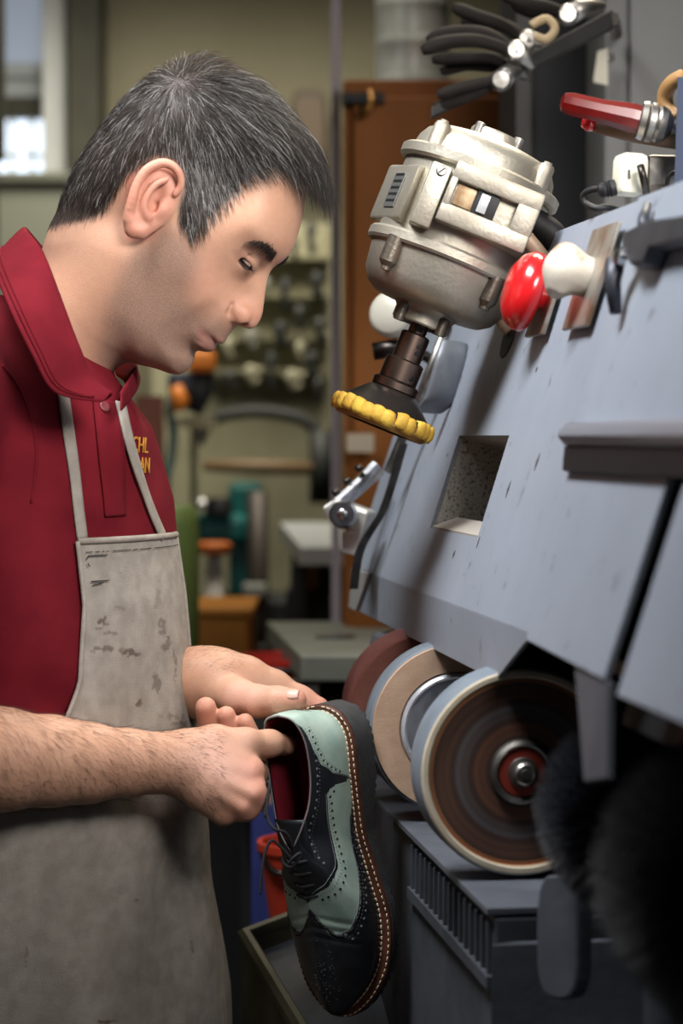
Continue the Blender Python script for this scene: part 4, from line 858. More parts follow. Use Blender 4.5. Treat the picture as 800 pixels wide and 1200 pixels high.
# eyes
EYE = mat('eye_white', rgb(150, 128, 118), .15); IRIS = mat('iris', rgb(48, 32, 24), .15)
for sd in (-1, 1):
    c = H(285.5, 305.5, -.0262); c[1] *= -sd
    mb = MB(); mb.lathe((0, 0, 0), (0, 0, 1), [(.0119*math.cos(a), .0119*math.sin(a)) for a in np.linspace(0.001, math.pi-.001, 18)], 24, False)
    e = mb.build('eyeball', EYE, PERSON, True); e.location = 0, 0, 0
    W0 = hrot(c); e.data.transform(Matrix.Translation(Vector(W0)))
    dr = Vector((.72, -.30, -.63)).normalized(); mb = MB(); mb.lathe(Vector(W0), dr, [(.0119*math.cos(a)+.0002, .0119*math.sin(a)) for a in np.linspace(.001, .50, 6)], 20, False)
    ir = mb.build('iris', IRIS, e, True)
def lashes(arc, n, ln, dirv, name='eyelash'):
    c = np.array([tuple(p) for p in crv([Vector((a, b, 0)) for a, b in arc], 40)])[:, :2]; i = RNG.integers(0, 39, n); R = []
    for a, b in c[i]+RNG.normal(size=(n, 2))*.3:
        p = H(a, b, -.0262); q = max(.0126**2-(p[0]-ec0[0])**2-(p[2]-ec0[2])**2, 0); R.append(H(a, b, -(.0262+math.sqrt(q))))
    R = np.array(R); Dv = np.tile(np.array(dirv, float), (n, 1))+RNG.normal(size=(n, 3))*.2
    V, Q, C = strands(hrot(R), Dv, ln*RNG.uniform(.7, 1.2, n), np.full(n, .00012), 3, np.tile(np.array([[.05, 0, .10]]), (n, 1)), np.tile(np.array(rgb(24, 18, 16)), (n, 1)))
    me = np_mesh(name, V, Q); vcol(me, 'Col', C); o = link(name, me, HAIRM, PERSON, True); o['kind'] = 'stuff'
ec0 = H(285.5, 305.5, -.0262)
lashes([(277.5, 298), (283, 305), (289, 311), (295, 315)], 150, .0070, (.55, -.55, -.75))
# ------------------------------------------------------------------ arms, hands and the rest of the body
def largest(V, Q):
    lab = np.arange(len(V))
    while True:
        m = lab[Q].min(1); new = lab.copy()
        for i in range(4): np.minimum.at(new, Q[:, i], m)
        new = new[new]
        if (new == lab).all(): break
        lab = new
    u, c = np.unique(lab, return_counts=True); keep = lab == u[c.argmax()]; ix = np.cumsum(keep)-1; q = Q[keep[Q].all(1)]
    return V[keep], ix[q], keep
def p3(a): return np.array(pt(*a))
def pc(L): return [p3(a) for a in L]
# near (right) arm
FR = Field(np.array(pt(-150, 1015, 1.98))-np.array((.02, .06, 0)), np.array(pt(352, 795, 2.2))+np.array((.012, .05, 0.02)), .0013)
FR.chain(pc([(-150, 800, 1.97), (-100, 874, 1.98), (-40, 886, 2.005)]), [.050, .045, .044], .02)
FR.chain(pc([(-40, 886, 2.005), (0, 890, 2.03), (60, 892, 2.06), (100, 894, 2.08), (150, 894, 2.105), (190, 894, 2.122), (214, 893, 2.13)]), [.0435, .0435, .0385, .0345, .0290, .0258, .0250], .01)
FR.ell(p3((253, 905, 2.128)), (.040, .0150, .0330), Matrix.Rotation(math.radians(38), 3, 'Y'), .018)
W1, W2, W3, W4 = pc([(212, 880, 2.128), (213, 890, 2.122), (214, 900, 2.122), (213, 908, 2.126)])
K1, K2, K3, K4 = pc([(294, 903, 2.128), (297, 929, 2.118), (285, 944, 2.118), (262, 952, 2.124)])
for a, b in ((W1, K1), (W2, K2), (W3, K3), (W4, K4)): FR.chain([a, (a+b)/2, b], [.0135, .0115, .0112], .014)
FR.chain([K1]+pc([(300, 905, 2.165), (298, 872, 2.192), (287, 846, 2.186)]), [.0115, .0105, .0095, .0082], .004)
FR.chain([K2]+pc([(299, 930, 2.160), (278, 885, 2.192), (270, 858, 2.192), (265, 838, 2.186)]), [.0120, .0112, .0100, .0096, .0086], .004)
FR.chain([K3]+pc([(284, 944, 2.162), (256, 895, 2.198), (246, 856, 2.198), (241, 829, 2.186)]), [.0118, .0112, .0108, .0108, .0098], .004)
FR.chain([K4]+pc([(258, 950, 2.158), (236, 915, 2.182), (238, 880, 2.178)]), [.0112, .0100, .0090, .0082], .004)
FR.ell(p3((308, 938, 2.122)), (.0070, .0080, .0080), None, .008); FR.ell(p3((290, 952, 2.122)), (.0070, .0080, .0060), None, .010)
FR.chain(pc([(222, 874, 2.136), (252, 867, 2.136), (288, 870, 2.140), (316, 871, 2.156), (335, 873, 2.182)]), [.0130, .0122, .0116, .0108, .0098], .010)
# tendons and knuckle creases
for k, w_ in ((K1, W1), (K2, W2), (K3, W3)): FR.cone(w_*.35+k*.65-np.array((0, .011, 0)), k-np.array((0, .0105, 0)), .0016, .0024, .010)
RV, RQ = FR.mesh(2); del FR
# far (left) arm
FL = Field(np.array(pt(25, 900, 2.46))-np.array((.0, .30, 0)), np.array(pt(395, 730, 2.4))+np.array((.01, .16, 0.01)), .0014)
FL.chain(pc([(40, 850, 2.46), (70, 838, 2.43), (140, 815, 2.34), (200, 800, 2.285), (235, 797, 2.262), (252, 797, 2.255)]), [.044, .045, .041, .034, .0300, .0285], .012)
FL.ell(p3((262, 822, 2.262)), (.030, .0150, .0220), None, .02)
FL.ell(p3((280, 803, 2.262)), (.042, .0165, .0250), Matrix.Rotation(math.radians(22), 3, 'Y'), .02)
FL.chain(pc([(250, 786, 2.262), (290, 791, 2.268), (322, 803, 2.272), (352, 819, 2.268), (374, 828, 2.262)]), [.0175, .0155, .0130, .0110, .0092], .010)
FL.chain(pc([(258, 812, 2.240), (280, 818, 2.222), (302, 822, 2.204), (324, 821, 2.190), (346, 820.5, 2.184)]), [.0165, .0165, .0140, .0118, .0106], .010)
for q, y0 in enumerate((0, 10, 18)):
    FL.chain(pc([(262, 795+y0*.5, 2.275), (318, 812+y0, 2.300), (352, 832+y0*1.8, 2.325), (380, 850+y0*2, 2.312)]), [.0140, .0120, .0100, .0085], .006)
LV, LQ = FL.mesh(2); del FL
# trunk, upper arms and legs, inside the clothes
BF = Vector((math.cos(math.radians(30)), -math.sin(math.radians(30)), 0)); BR = Vector((-.5, -.866, 0))
SHR = Vector((-.372, -.145, 1.415)); SHL = Vector((-.290, .165, 1.39))
FT = Field((-.56, -.36, 0.0), (-.05, .42, 1.47), .008)
FT.chain([(-.31, .03, 1.40), (-.30, .03, 1.2), (-.295, .05, .95)], [.10, .10, .092], .05)
for sh in (SHR, SHL): FT.cone((-.31, .03, 1.39), sh, .06, .055, .05)
FT.cone((-.315, .02, 1.38), L(35, 440, 0), .06, .045, .03)
FT.cone(SHR, pt(-120, 850, 1.975), .052, .046, .03); FT.cone(SHL, pt(55, 845, 2.44), .052, .046, .03)
for sd in (-1, 1):
    hp = Vector((-.295, .055, .88))+BR*(.075*sd); kn = hp+BF*.01+Vector((0, 0, -.42)); an = kn+Vector((-.01, 0, -.36))+BR*(.02*sd)
    FT.chain([hp, kn, an], [.078, .056, .04], .03); FT.cone(an+Vector((0, 0, -.03)), an+BF*.14+Vector((0, 0, -.045)), .035, .028, .02)
TV, TQ = FT.mesh(1); del FT
parts = []; off = 0; VV = []; QQ = []; A1 = []; A2 = []
def addpart(V, Q, m1, m2):
    global off
    V, Q, keep = largest(V, Q); VV.append(V); QQ.append(Q+off); A1.append(m1[keep]); A2.append(m2[keep]); off += len(V)
addpart(HW, HQ, HATT, HATT2)
def hand_masks(V, tips, red):
    m1 = np.zeros((len(V), 3)); m2 = np.zeros((len(V), 3))
    for a, r in tips: d = np.linalg.norm(V-p3(a), axis=1); m1[:, 2] = np.maximum(m1[:, 2], .8*np.exp(-(d/r)**2))
    for a, r in red: d = np.linalg.norm(V-p3(a), axis=1); m2[:, 2] = np.maximum(m2[:, 2], .7*np.exp(-(d/r)**2))
    return m1, m2
m1, m2 = hand_masks(RV, [((287, 851, 2.18), .014), ((266, 844, 2.18), .016), ((241, 836, 2.18), .018), ((300, 935, 2.11), .016), ((285, 950, 2.11), .018), ((300, 905, 2.11), .02)], [((255, 895, 2.11), .03)])
m1[:, 0] = 0; addpart(RV, RQ, m1, m2)
m1, m2 = hand_masks(LV, [((346, 820, 2.18), .016), ((372, 828, 2.26), .02)], [((290, 815, 2.2), .03)]); addpart(LV, LQ, m1, m2)
addpart(TV, TQ, np.zeros((len(TV), 3)), np.zeros((len(TV), 3)))
V = np.concatenate(VV); Q = np.concatenate(QQ)
# the limbs run on into the trunk under the shirt: tie their hidden ends to it
st = np.cumsum([0]+[len(v) for v in VV]); tr = VV[3]; br = []
for k, anchor in ((0, L(30, 448, 0)), (1, pt(-130, 840, 1.975)), (2, pt(50, 847, 2.45))):
    i = int(np.argmin(((VV[k]-np.array(anchor))**2).sum(1))); q = QQ[k][np.where((QQ[k] == i+st[k]).any(1))[0][0]]
    j = int(np.argmin(((tr-VV[k][i])**2).sum(1)))+st[3]; qt = QQ[3][np.where((QQ[3] == j).any(1))[0][0]]
    br += [[q[0], q[1], qt[1], qt[0]], [q[1], q[2], qt[2], qt[1]]]
Q = np.concatenate([Q, np.array(br)])
me = np_mesh('body', V, Q); vcol(me, 'mask', np.concatenate(A1)); vcol(me, 'mask2', np.concatenate(A2))
body = link('body', me, SKIN, PERSON, True)
# nail of the far thumb
NAIL = mat('nail', rgb(224, 178, 160), .3)
nb = MB(); tx = (pt(350, 821, 2.184)-pt(324, 821, 2.190)).normalized(); up = (Vector((.08, -.72, .69))-tx*Vector((.08, -.72, .69)).dot(tx)).normalized(); c0 = pt(345, 820.5, 2.184)+up*.0103; sd_ = tx.cross(up)
nb.grid([[c0+tx*(u*.0062)+sd_*(v*.0058*(1-.25*u*u))+up*(.0010-.0022*v*v-.0006*u*u) for v in np.linspace(-1, 1, 9)] for u in np.linspace(-1, 1, 7)])
nb.build('thumb_nail', NAIL, PERSON, True, solid=.0006)
# forearm hair
def limb_hair(Vb, Qb, region, n, ln, dirv, name):
    N = hnormals(Vb, Qb); c = Vb[Qb].mean(1); ok = np.where(region(c))[0]; f = RNG.choice(ok, n); u = RNG.random((n, 1)); v = RNG.random((n, 1)); q = Qb[f]
    P = Vb[q[:, 0]]*(1-u)*(1-v)+Vb[q[:, 1]]*u*(1-v)+Vb[q[:, 2]]*u*v+Vb[q[:, 3]]*(1-u)*v; Nn = N[q[:, 0]]
    T = np.tile(np.array(dirv, float), (n, 1))+RNG.normal(size=(n, 3))*.35; T -= Nn*(T*Nn).sum(1)[:, None]; T /= np.linalg.norm(T, axis=1)[:, None]
    Vs, Qs, C = strands(P, T+Nn*.22, ln*RNG.uniform(.5, 1.2, n), np.full(n, .00008), 3, np.tile(np.array([[0, 0, -.06]]), (n, 1)), np.tile(np.array(rgb(62, 42, 32)), (n, 1)))
    me = np_mesh(name, Vs, Qs); vcol(me, 'Col', C); o = link(name, me, HAIRM, PERSON, True); o['kind'] = 'stuff'
x0 = pt(-60, 890, 2.0).x; x1 = pt(205, 890, 2.12).x; x2 = pt(262, 900, 2.12).x
limb_hair(RV, RQ, lambda c: (c[:, 0] > x0) & (c[:, 0] < x1) & (c[:, 1] < -.05), 3400, .016, (.75, 0, -.7), 'forearm_hair')
limb_hair(RV, RQ, lambda c: (c[:, 0] > x1) & (c[:, 0] < x2) & (c[:, 1] < -.07), 420, .009, (.8, 0, -.4), 'hand_hair')
x3 = pt(215, 800, 2.27).x; x4 = pt(285, 800, 2.27).x; zt = pt(240, 782, 2.26).z
limb_hair(LV, LQ, lambda c: (c[:, 0] > x3) & (c[:, 0] < x4) & (c[:, 2] > zt), 220, .008, (.8, -.1, .2), 'wrist_hair')
# ------------------------------------------------------------------ polo shirt
from mathutils.bvhtree import BVHTree
ZT = np.array([.80, .95, 1.08, 1.20, 1.31, 1.38, 1.42, 1.455, 1.49]); AA = np.array([.128, .125, .122, .122, .122, .114, .095, .066, .045]); BB = np.array([.175, .172, .166, .168, .176, .172, .140, .085, .05])
CXX = np.array([-.285, -.285, -.284, -.294, -.306, -.320, -.325, -.320, -.315])
CY0 = .03
FS = Field((-.60, -.33, .985), (-.08, .33, 1.50), .0036)
zz = FS.lo[2]+FS.h*np.arange(FS.n[2]); xx = FS.lo[0]+FS.h*np.arange(FS.n[0]); yy = FS.lo[1]+FS.h*np.arange(FS.n[1])
a_, b_, c_ = np.interp(zz, ZT, AA), np.interp(zz, ZT, BB), np.interp(zz, ZT, CXX)
X, Y, Z3 = np.meshgrid(xx, yy, zz, indexing='ij', sparse=True)
u = (X-c_[None, None, :])*BF.x+(Y-CY0)*BF.y; v_ = (X-c_[None, None, :])*BR.x+(Y-CY0)*BR.y
r = (np.abs(u/a_)**2.25+np.abs(v_/b_)**2.25)**(1/2.25)
FS.F = ((r-1)*np.minimum(a_, b_)).astype(np.float32)
wav = .0030*np.sin(46*(Z3*.85+X*.55)+2.2*np.sin(11*Y+7*Z3)+1.3*np.sin(23*Z3))*np.clip((1.37-Z3)/.08, 0, 1)*np.clip((-.06-Y)/.05, 0, 1)
FS.cone((-.315, .02, 1.405), SHR+Vector((.01, .02, .0)), .058, .062, .045); FS.cone((-.315, .04, 1.405), SHL+Vector((-.01, -.02, 0)), .058, .062, .045)
FS.cone(SHR, SHR+(Vector(pt(-125, 850, 1.975))-SHR)*.66, .070, .074, .014); FS.cone(SHL, SHL+(Vector(pt(55, 845, 2.44))-SHL)*.62, .066, .070, .035)
FS.cone(L(98, 510, -.005), L(55, 462, 0), .052, .060, .04); FS.cone((-.335, .01, 1.445), SHR, .045, .055, .04)
# the hollow where the sleeve leaves the chest, and creases
FS.cone(pt(34, 470, 1.96), pt(12, 720, 1.96), .004, .006, .022, 's')
for P_, w0 in (([(10, 620, 1.99), (45, 600, 2.0), (85, 560, 2.03)], .0035), ([(0, 700, 1.98), (40, 690, 2.0), (80, 640, 2.05)], .0035), ([(20, 745, 2.0), (55, 740, 2.03), (78, 700, 2.06)], .003), ([(5, 790, 1.985), (40, 790, 2.01), (66, 770, 2.05)], .003), ([(128, 500, 2.085), (132, 560, 2.085), (130, 615, 2.085)], .0022), ([(150, 500, 2.11), (160, 560, 2.11)], .002)):
    FS.chain(pc(P_), [w0*.5, w0, w0*.5], .014, 's')
for P_, w0 in (([(8, 655, 1.99), (45, 640, 2.01), (88, 590, 2.04)], .003), ([(10, 768, 2.0), (45, 765, 2.02), (74, 735, 2.055)], .003)):
    FS.chain(pc(P_), [w0*.5, w0, w0*.5], .016, 'u')
FS.F = FS.F+wav.astype(np.float32)
SV, SQ = FS.mesh(2); del FS
SV, SQ, _k = largest(SV, SQ)
RED = mat('polo_knit', rgb(110, 25, 35), .9, col2=rgb(97, 20, 30), scale=25, bump=.25, bscale=1400, spec=.1)
me = np_mesh('polo_shirt', SV, SQ); shirt = link('polo_shirt', me, RED, PERSON, True); shirt['label'] = 'dark red knit polo shirt'
bvh = BVHTree.FromPolygons([tuple(p) for p in SV], [tuple(int(i) for i in q) for q in SQ])
def on_shirt(px, py, off=.001):
    p = pt(px, py, 1.0); d = (p-CAM).normalized(); h = bvh.ray_cast(CAM, d)
    if h[0] is None:
        n = bvh.find_nearest(pt(px, py, 2.15)); return n[0]+n[1]*off, n[1]
    return h[0]+h[1]*off, h[1]
# ribbon lying on the shirt along a picture-plane path
def ribbon(path, w, off, n=40, proud=None):
    P = crv([Vector((a, b, 0)) for a, b in path], n); G = []
    pos = []; nor = []
    for q in P:
        p, nn = on_shirt(q.x, q.y, 0); pos.append(p); nor.append(nn)
    for _ in range(6):
        pos = [pos[0]]+[(pos[i-1]+pos[i]*2+pos[i+1])/4 for i in range(1, n-1)]+[pos[-1]]; nor = [nor[0]]+[((nor[i-1]+nor[i]*2+nor[i+1])/4).normalized() for i in range(1, n-1)]+[nor[-1]]
    for i in range(n):
        t = (pos[min(i+1, n-1)]-pos[max(i-1, 0)]).normalized(); s = t.cross(nor[i]).normalized(); o = nor[i]*(off+(proud(i/(n-1)) if proud else 0))
        G.append([pos[i]+s*(w*k)+o for k in np.linspace(-.5, .5, 5)])
    return G
mb = MB(); mb.grid(ribbon([(124, 470), (128, 505), (131, 550), (134, 605)], .030, .0012)); mb.build('placket', RED, shirt, True, solid=.0022)
# sleeve seam
mb = MB(); mb.tube([on_shirt(a, b, .0004)[0] for a, b in [tuple(p)[:2] for p in crv([Vector(q) for q in ((2, 428, 0), (20, 452, 0), (34, 485, 0), (42, 530, 0), (36, 590, 0))], 24)]], .0010, 6); mb.build('sleeve_seam', RED, shirt, True)
# collar: stand, fold and leaf; inner curve follows the neck, outer curve is the free edge
NECK0 = Vector((-.285, .0, 1.47)); 
top = [pt(132, 464, 2.085), pt(110, 442, 2.08), pt(92, 402, 2.07), pt(72, 348, 2.08), pt(52, 296, 2.12), pt(33, 270, 2.19), pt(36, 272, 2.26), pt(70, 318, 2.31), pt(112, 392, 2.32), pt(138, 420, 2.30), pt(159, 428, 2.24), pt(140, 462, 2.13)]
out = [pt(122, 472, 2.068), pt(64, 461, 2.030), pt(36, 415, 2.02), pt(10, 362, 2.03), pt(-8, 318, 2.10), pt(-6, 300, 2.20), pt(12, 305, 2.32), pt(75, 350, 2.38), pt(130, 408, 2.375), pt(160, 432, 2.34), pt(162, 455, 2.24), pt(141, 484, 2.11)]
nT = 70; tc, oc = crv(top, nT), crv(out, nT); G = []
base = crv([pt(124, 470, 2.095), pt(104, 452, 2.095), pt(86, 415, 2.09), pt(64, 362, 2.10), pt(42, 312, 2.14), pt(22, 290, 2.20), pt(26, 294, 2.26), pt(64, 338, 2.29), pt(104, 405, 2.30), pt(130, 436, 2.27), pt(146, 450, 2.21), pt(138, 472, 2.13)], nT)
for i in range(nT):
    e = (oc[i]-tc[i]); up_ = Vector((.15, 0, 1)).normalized(); row = [base[i], base[i].lerp(tc[i], .55)+up_*.001, tc[i]]
    mid = tc[i]+e*.12+up_*.0035
    row += [mid, tc[i]+e*.35+up_*.004, tc[i]+e*.68+up_*.0025, oc[i]]
    G.append(row)
mb = MB(); mb.grid(G); col_o = mb.build('collar', RED, shirt, True, solid=.0024, sub=1)
# rib line along the free edge
for k in (.80, .88):
    mb = MB(); mb.tube([tc[i]+(oc[i]-tc[i])*k+Vector((0, -.0025, .0028)) for i in range(2, 34)], .0007, 6); mb.build('collar_rib', RED, col_o, True)
# button at the throat
mb = MB(); p, nn = on_shirt(121, 478, .002); mb.lathe(p, nn, [(0, .0055), (.0014, .0055), (.0022, .0046), (.0016, .003), (.0016, 0)], 16); mb.build('button', mat('button', rgb(112, 52, 54), .4), shirt, True)
# gold embroidery on the far breast
GOLD = mat('gold_thread', rgb(206, 140, 36), .5, bump=.5, bscale=1500)
def letters(txt, px, py, size, name, rot):
    cu = bpy.data.curves.new(name, 'FONT'); cu.body = txt; cu.size = size; cu.extrude = .0004; cu.align_x = 'CENTER'; o = bpy.data.objects.new(name, cu); COL.objects.link(o)
    p, nn = on_shirt(px, py, .0014); zup = Vector((.12, 0, 1)); x = zup.cross(nn).normalized(); y = nn.cross(x).normalized(); M = Matrix((x, y, nn)).transposed().to_4x4(); M.translation = p
    dg = bpy.context.evaluated_depsgraph_get(); me = bpy.data.meshes.new_from_object(o.evaluated_get(dg)); bpy.data.objects.remove(o); me.transform(M)
    q = link(name, me, GOLD, shirt); q['label'] = 'gold embroidered letters'
bpy.context.view_layer.update()
letters('CHL', 162, 530, .021, 'embroidery', 0); letters('AN', 168, 554, .021, 'embroidery', 0)
# ------------------------------------------------------------------ apron
def apron_mat():
    m = mat('apron_cloth', rgb(168, 160, 150), .92, col2=rgb(150, 142, 133), scale=60, bump=.55, bscale=900, spec=.15)
    nt = m.node_tree; N = nt.nodes; b = N['Principled BSDF']; src = b.inputs['Base Color'].links[0].from_socket
    a = N.new('ShaderNodeVertexColor'); a.layer_name = 'stain'; mx = N.new('ShaderNodeMix'); mx.data_type = 'RGBA'; sp = N.new('ShaderNodeSeparateColor'); nt.links.new(a.outputs[0], sp.inputs[0])
    nt.links.new(sp.outputs[0], mx.inputs[0]); nt.links.new(src, mx.inputs[6]); mx.inputs[7].default_value = (*rgb(86, 70, 58), 1)
    n = N.new('ShaderNodeTexNoise'); n.inputs['Scale'].default_value = 7; n.inputs['Detail'].default_value = 5; r = N.new('ShaderNodeMapRange'); r.inputs[1].default_value = .45; r.inputs[2].default_value = .75; r.inputs[4].default_value = .4
    tc_ = N.new('ShaderNodeTexCoord'); nt.links.new(tc_.outputs['Object'], n.inputs['Vector']); nt.links.new(n.outputs[0], r.inputs[0])
    m2 = N.new('ShaderNodeMix'); m2.data_type = 'RGBA'; nt.links.new(r.outputs[0], m2.inputs[0]); nt.links.new(mx.outputs[2], m2.inputs[6]); m2.inputs[7].default_value = (*rgb(128, 118, 106), 1)
    nt.links.new(m2.outputs[2], b.inputs['Base Color']); return m
APR = apron_mat()
ZA = [1.277, 1.22, 1.10, 1.02, .95, .82, .55]; CA = [-.3085, -.3015, -.296, -.291, -.288, -.275, -.262]; AF = [.132, .133, .137, .139, .140, .144, .150]; AB = [.186, .187, .190, .195, .20, .205, .21]
# near edge: offset to the wearer's right of the body's midline; far edge likewise
ZE = [1.277, 1.22, 1.15, 1.10, 1.05, 1.02, .97, .55]; NE = [.070, .072, .084, .110, .150, .172, .185, .195]; FE = [.104, .106, .112, .125, .155, .172, .185, .195]
nr, nc = 330, 190; zr = np.concatenate([np.linspace(1.277, .80, 290), np.linspace(.798, .50, 40)]); G = np.zeros((nr, nc, 3)); uv = np.zeros((nr, nc, 2))
for i, z in enumerate(zr):
    cx, af, ab = np.interp(-z, [-q for q in ZA], CA), np.interp(-z, [-q for q in ZA], AF), np.interp(-z, [-q for q in ZA], AB)
    ne, fe_ = np.interp(-z, [-q for q in ZE], NE), np.interp(-z, [-q for q in ZE], FE)
    p0 = math.asin(min(ne/ab, .985)); p1 = -math.asin(min(fe_/ab, .985)); ph = np.linspace(p0, p1, nc)
    f = af*np.cos(ph)**.9; s = ab*np.sin(ph)
    sk = np.clip((1.02-z)/.35, 0, 1)
    f = f+sk*(.006*np.sin(ph*7+z*5)+.004*np.sin(ph*13-z*9+1))+.0022*np.sin(ph*9+z*26)*np.clip((1.2-z)/.1, 0, 1)
    f = f+.0018*np.sin(z*70+ph*3)*np.exp(-((z-1.06)/.05)**2)
    G[i, :, 0] = cx+BF.x*f+BR.x*s; G[i, :, 1] = CY0+np.interp(-z, [-1.04, -.82, -.55], [0, .032, .05])+BF.y*f+BR.y*s; G[i, :, 2] = z-.004*np.cos(ph*2)*0
    uv[i, :, 0] = s; uv[i, :, 1] = z
V = G.reshape(-1, 3); ii, jj = np.meshgrid(np.arange(nr-1), np.arange(nc-1), indexing='ij'); k = (ii*nc+jj).ravel(); Q = np.stack([k, k+1, k+nc+1, k+nc], 1)
me = np_mesh('apron', V, Q)
dV = V-np.array(CAM); dd = dV[:, 1]*_cp-dV[:, 2]*_sp; uu = dV[:, 1]*_sp+dV[:, 2]*_cp; ax, ay = 400+FPX*dV[:, 0]/dd, 600-FPX*uu/dd
stn = np.zeros(len(V))
jx = np.array([mnoise.noise(Vector((a*.11, b*.11, 3.))) for a, b in zip(ax, ay)]); jy = np.array([mnoise.noise(Vector((a*.23, b*.23, 9.))) for a, b in zip(ax, ay)])
for bx, by, sx, sy, st_ in ((119, 728, 6, 5, .8), (124, 760, 9, 3, .7), (152, 764, 9, 4, .8), (108, 763, 6, 1.5, .5), (132, 742, 9, 1.6, .5), (137, 712, 6, 3, .3), (190, 732, 3, 9, .5), (196, 755, 5, 8, .6), (184, 800, 4, 11, .55), (164, 824, 6, 3.5, .8), (205, 780, 2, 14, .45), (200, 840, 12, 3, .4), (212, 848, 10, 2, .5), (160, 1055, 1.6, 1.6, .9), (30, 1120, 2, 10, .5), (225, 1110, 1.5, 10, .6), (124, 1198, 9, 2.5, 1.), (185, 705, 4, 14, .25), (60, 900, 40, 20, .12), (120, 1150, 60, 12, .12)):
    q = ((ax-bx+jx*sx*1.6)/sx)**2+((ay-by+jy*sy*1.6)/sy)**2; stn = np.maximum(stn, st_*np.clip(1.5-q, 0, 1))
vcol(me, 'stain', np.stack([stn, stn, stn], 1))
apron = link('apron', me, APR, PERSON, True); apron['label'] = 'stained grey linen bib apron'
md = apron.modifiers.new('solid', 'SOLIDIFY'); md.thickness = .0022; md.offset = 1
Gv = lambda i, j: Vector(G[i, j])
def hem(pts, r, name):
    mb = MB(); mb.tube(pts, r, 8); o = mb.build(name, APR, apron, True); return o
hem([Gv(0, j)+BF*.001 for j in range(0, nc, 5)]+[Gv(0, nc-1)], .0030, 'top_hem')
hem([Gv(i, 0)+BR*.0005 for i in range(0, 230, 5)], .0022, 'side_hem'); hem([Gv(i, nc-1) for i in range(0, 230, 5)], .0022, 'side_hem')
# dark thread
TH = mat('dark_thread', rgb(38, 34, 34), .8)
mb = MB()
for j in range(6, nc-8, 3):
    if random.random() < .12: continue
    a = Gv(6, j)+BF*.0026; b = Gv(6, j+2)+BF*.0026; mb.tube([a, b], .00045, 5)
for (i0, j0), (i1, j1) in (((10, 6), (8, 9)), ((8, 9), (8, 34)), ((12, 7), (14, 9)), ((22, 9), (22, 32)), ((24, 10), (23, 24))):
    mb.tube([Gv(i0, j0)+BF*.0028+BR*.0012, Gv(i1, j1)+BF*.0028+BR*.0012], .00055, 5)
sto = mb.build('stitching', TH, apron); sto['kind'] = 'stuff'
# straps
G1 = ribbon([(72, 458), (78, 500), (85, 550), (90, 595), (95, 634)], .0115, .0022); G1[-1] = [Gv(3, 4)+(Gv(3, 22)-Gv(3, 4))*k/4-BF*.001 for k in range(5)][::1]
mb = MB(); mb.grid(G1[:-1]); mb.build('strap', APR, apron, True, solid=.0022)
G2 = ribbon([(138, 474), (147, 515), (160, 560), (174, 600), (187, 630)], .012, .004); mb = MB(); mb.grid(G2); mb.build('strap', APR, apron, True, solid=.0022)
# ------------------------------------------------------------------ trousers and work shoes below the apron
TRO = mat('trouser_cloth', rgb(34, 35, 40), .9, bump=.3, bscale=800)
FP = Field((-.50, -.20, .06), (-.10, .28, 1.0), .007)
FP.cone((-.295, .045, .99), (-.295, .055, .90), .100, .108, .02)
for sd in (-1, 1):
    hp = Vector((-.295, .055, .88))+BR*(.075*sd); kn = hp+BF*.01+Vector((0, 0, -.42)); an = kn+Vector((-.01, 0, -.36))+BR*(.02*sd)
    FP.chain([hp, kn, an], [.088, .072, .062], .03)
PV, PQ = FP.mesh(1); del FP
tro = link('trousers', np_mesh('trousers', PV, PQ), TRO, PERSON, True)
BOOT = mat('boot_leather', rgb(28, 25, 24), .5)
for sd in (-1, 1):
    an = Vector((-.296, .050, .0))+BR*(.095*sd); FB = Field(an-Vector((.2, .2, .0)), an+Vector((.25, .2, .13)), .005)
    FB.cone(an+Vector((0, 0, .04))-BF*.04, an+BF*.16+Vector((0, 0, .034)), .042, .034, .02); FB.cone(an+Vector((0, 0, .05)), an+Vector((0, 0, .11)), .048, .05, .02)
    FB.F = np.maximum(FB.F, -(FB.lo[2]+FB.h*np.arange(FB.n[2])-.001)[None, None, :]).astype(np.float32)
    BV, BQ = FB.mesh(1); BV[:, 2] = np.maximum(BV[:, 2], .0); link('work_shoe', np_mesh('work_shoe', BV, BQ), BOOT, PERSON, True)
# ------------------------------------------------------------------ the shoe in his hands
th = math.radians(57); SX = Vector((math.sin(math.radians(4)), 0, -math.cos(math.radians(4))))
up0 = Vector((-math.cos(th), -math.sin(th), 0)); SU = (up0-SX*up0.dot(SX)).normalized(); SN = SU.cross(SX).normalized()
if SN.y > 0: SN = -SN
SO = Vector((-.002, .034, 0)); SO.z = pt(405, 826, 2.2).z
SHOE = thing('brogue_shoe', 'mint and black leather wingtip brogue held toe down in both hands', 'shoe', SO)
def sp(x, y, z): return SO+SX*x+SN*y+SU*z
OUT = [(0, 0), (.002, .012), (.010, .025), (.028, .0345), (.06, .0365), (.095, .0355), (.125, .0365), (.16, .0445), (.195, .0530), (.225, .0545), (.250, .0500), (.273, .0385), (.288, .0240), (.2955, .011), (.297, 0)]
def outl(n): return np.array([tuple(p)[:2] for p in crv([Vector((a, b, 0)) for a, b in OUT], n)])
ns, nv = 300, 110
O = outl(ns); zw = lambda x: np.interp(x, [0, .06, .10, .15, .20, .25, .294], [.036, .035, .030, .025, .0225, .026, .034]); zb = lambda x: np.interp(x, [0, .08, .12, .15, .20, .24, .294], [0, .001, .010, .012, .010, .012, .022])
tg = np.gradient(O, axis=0); tg /= np.linalg.norm(tg, axis=1)[:, None]; nr_ = np.stack([-tg[:, 1], tg[:, 0]], 1)    # outward
nr_[0] = (-1, 0); nr_[-1] = (1, 0)
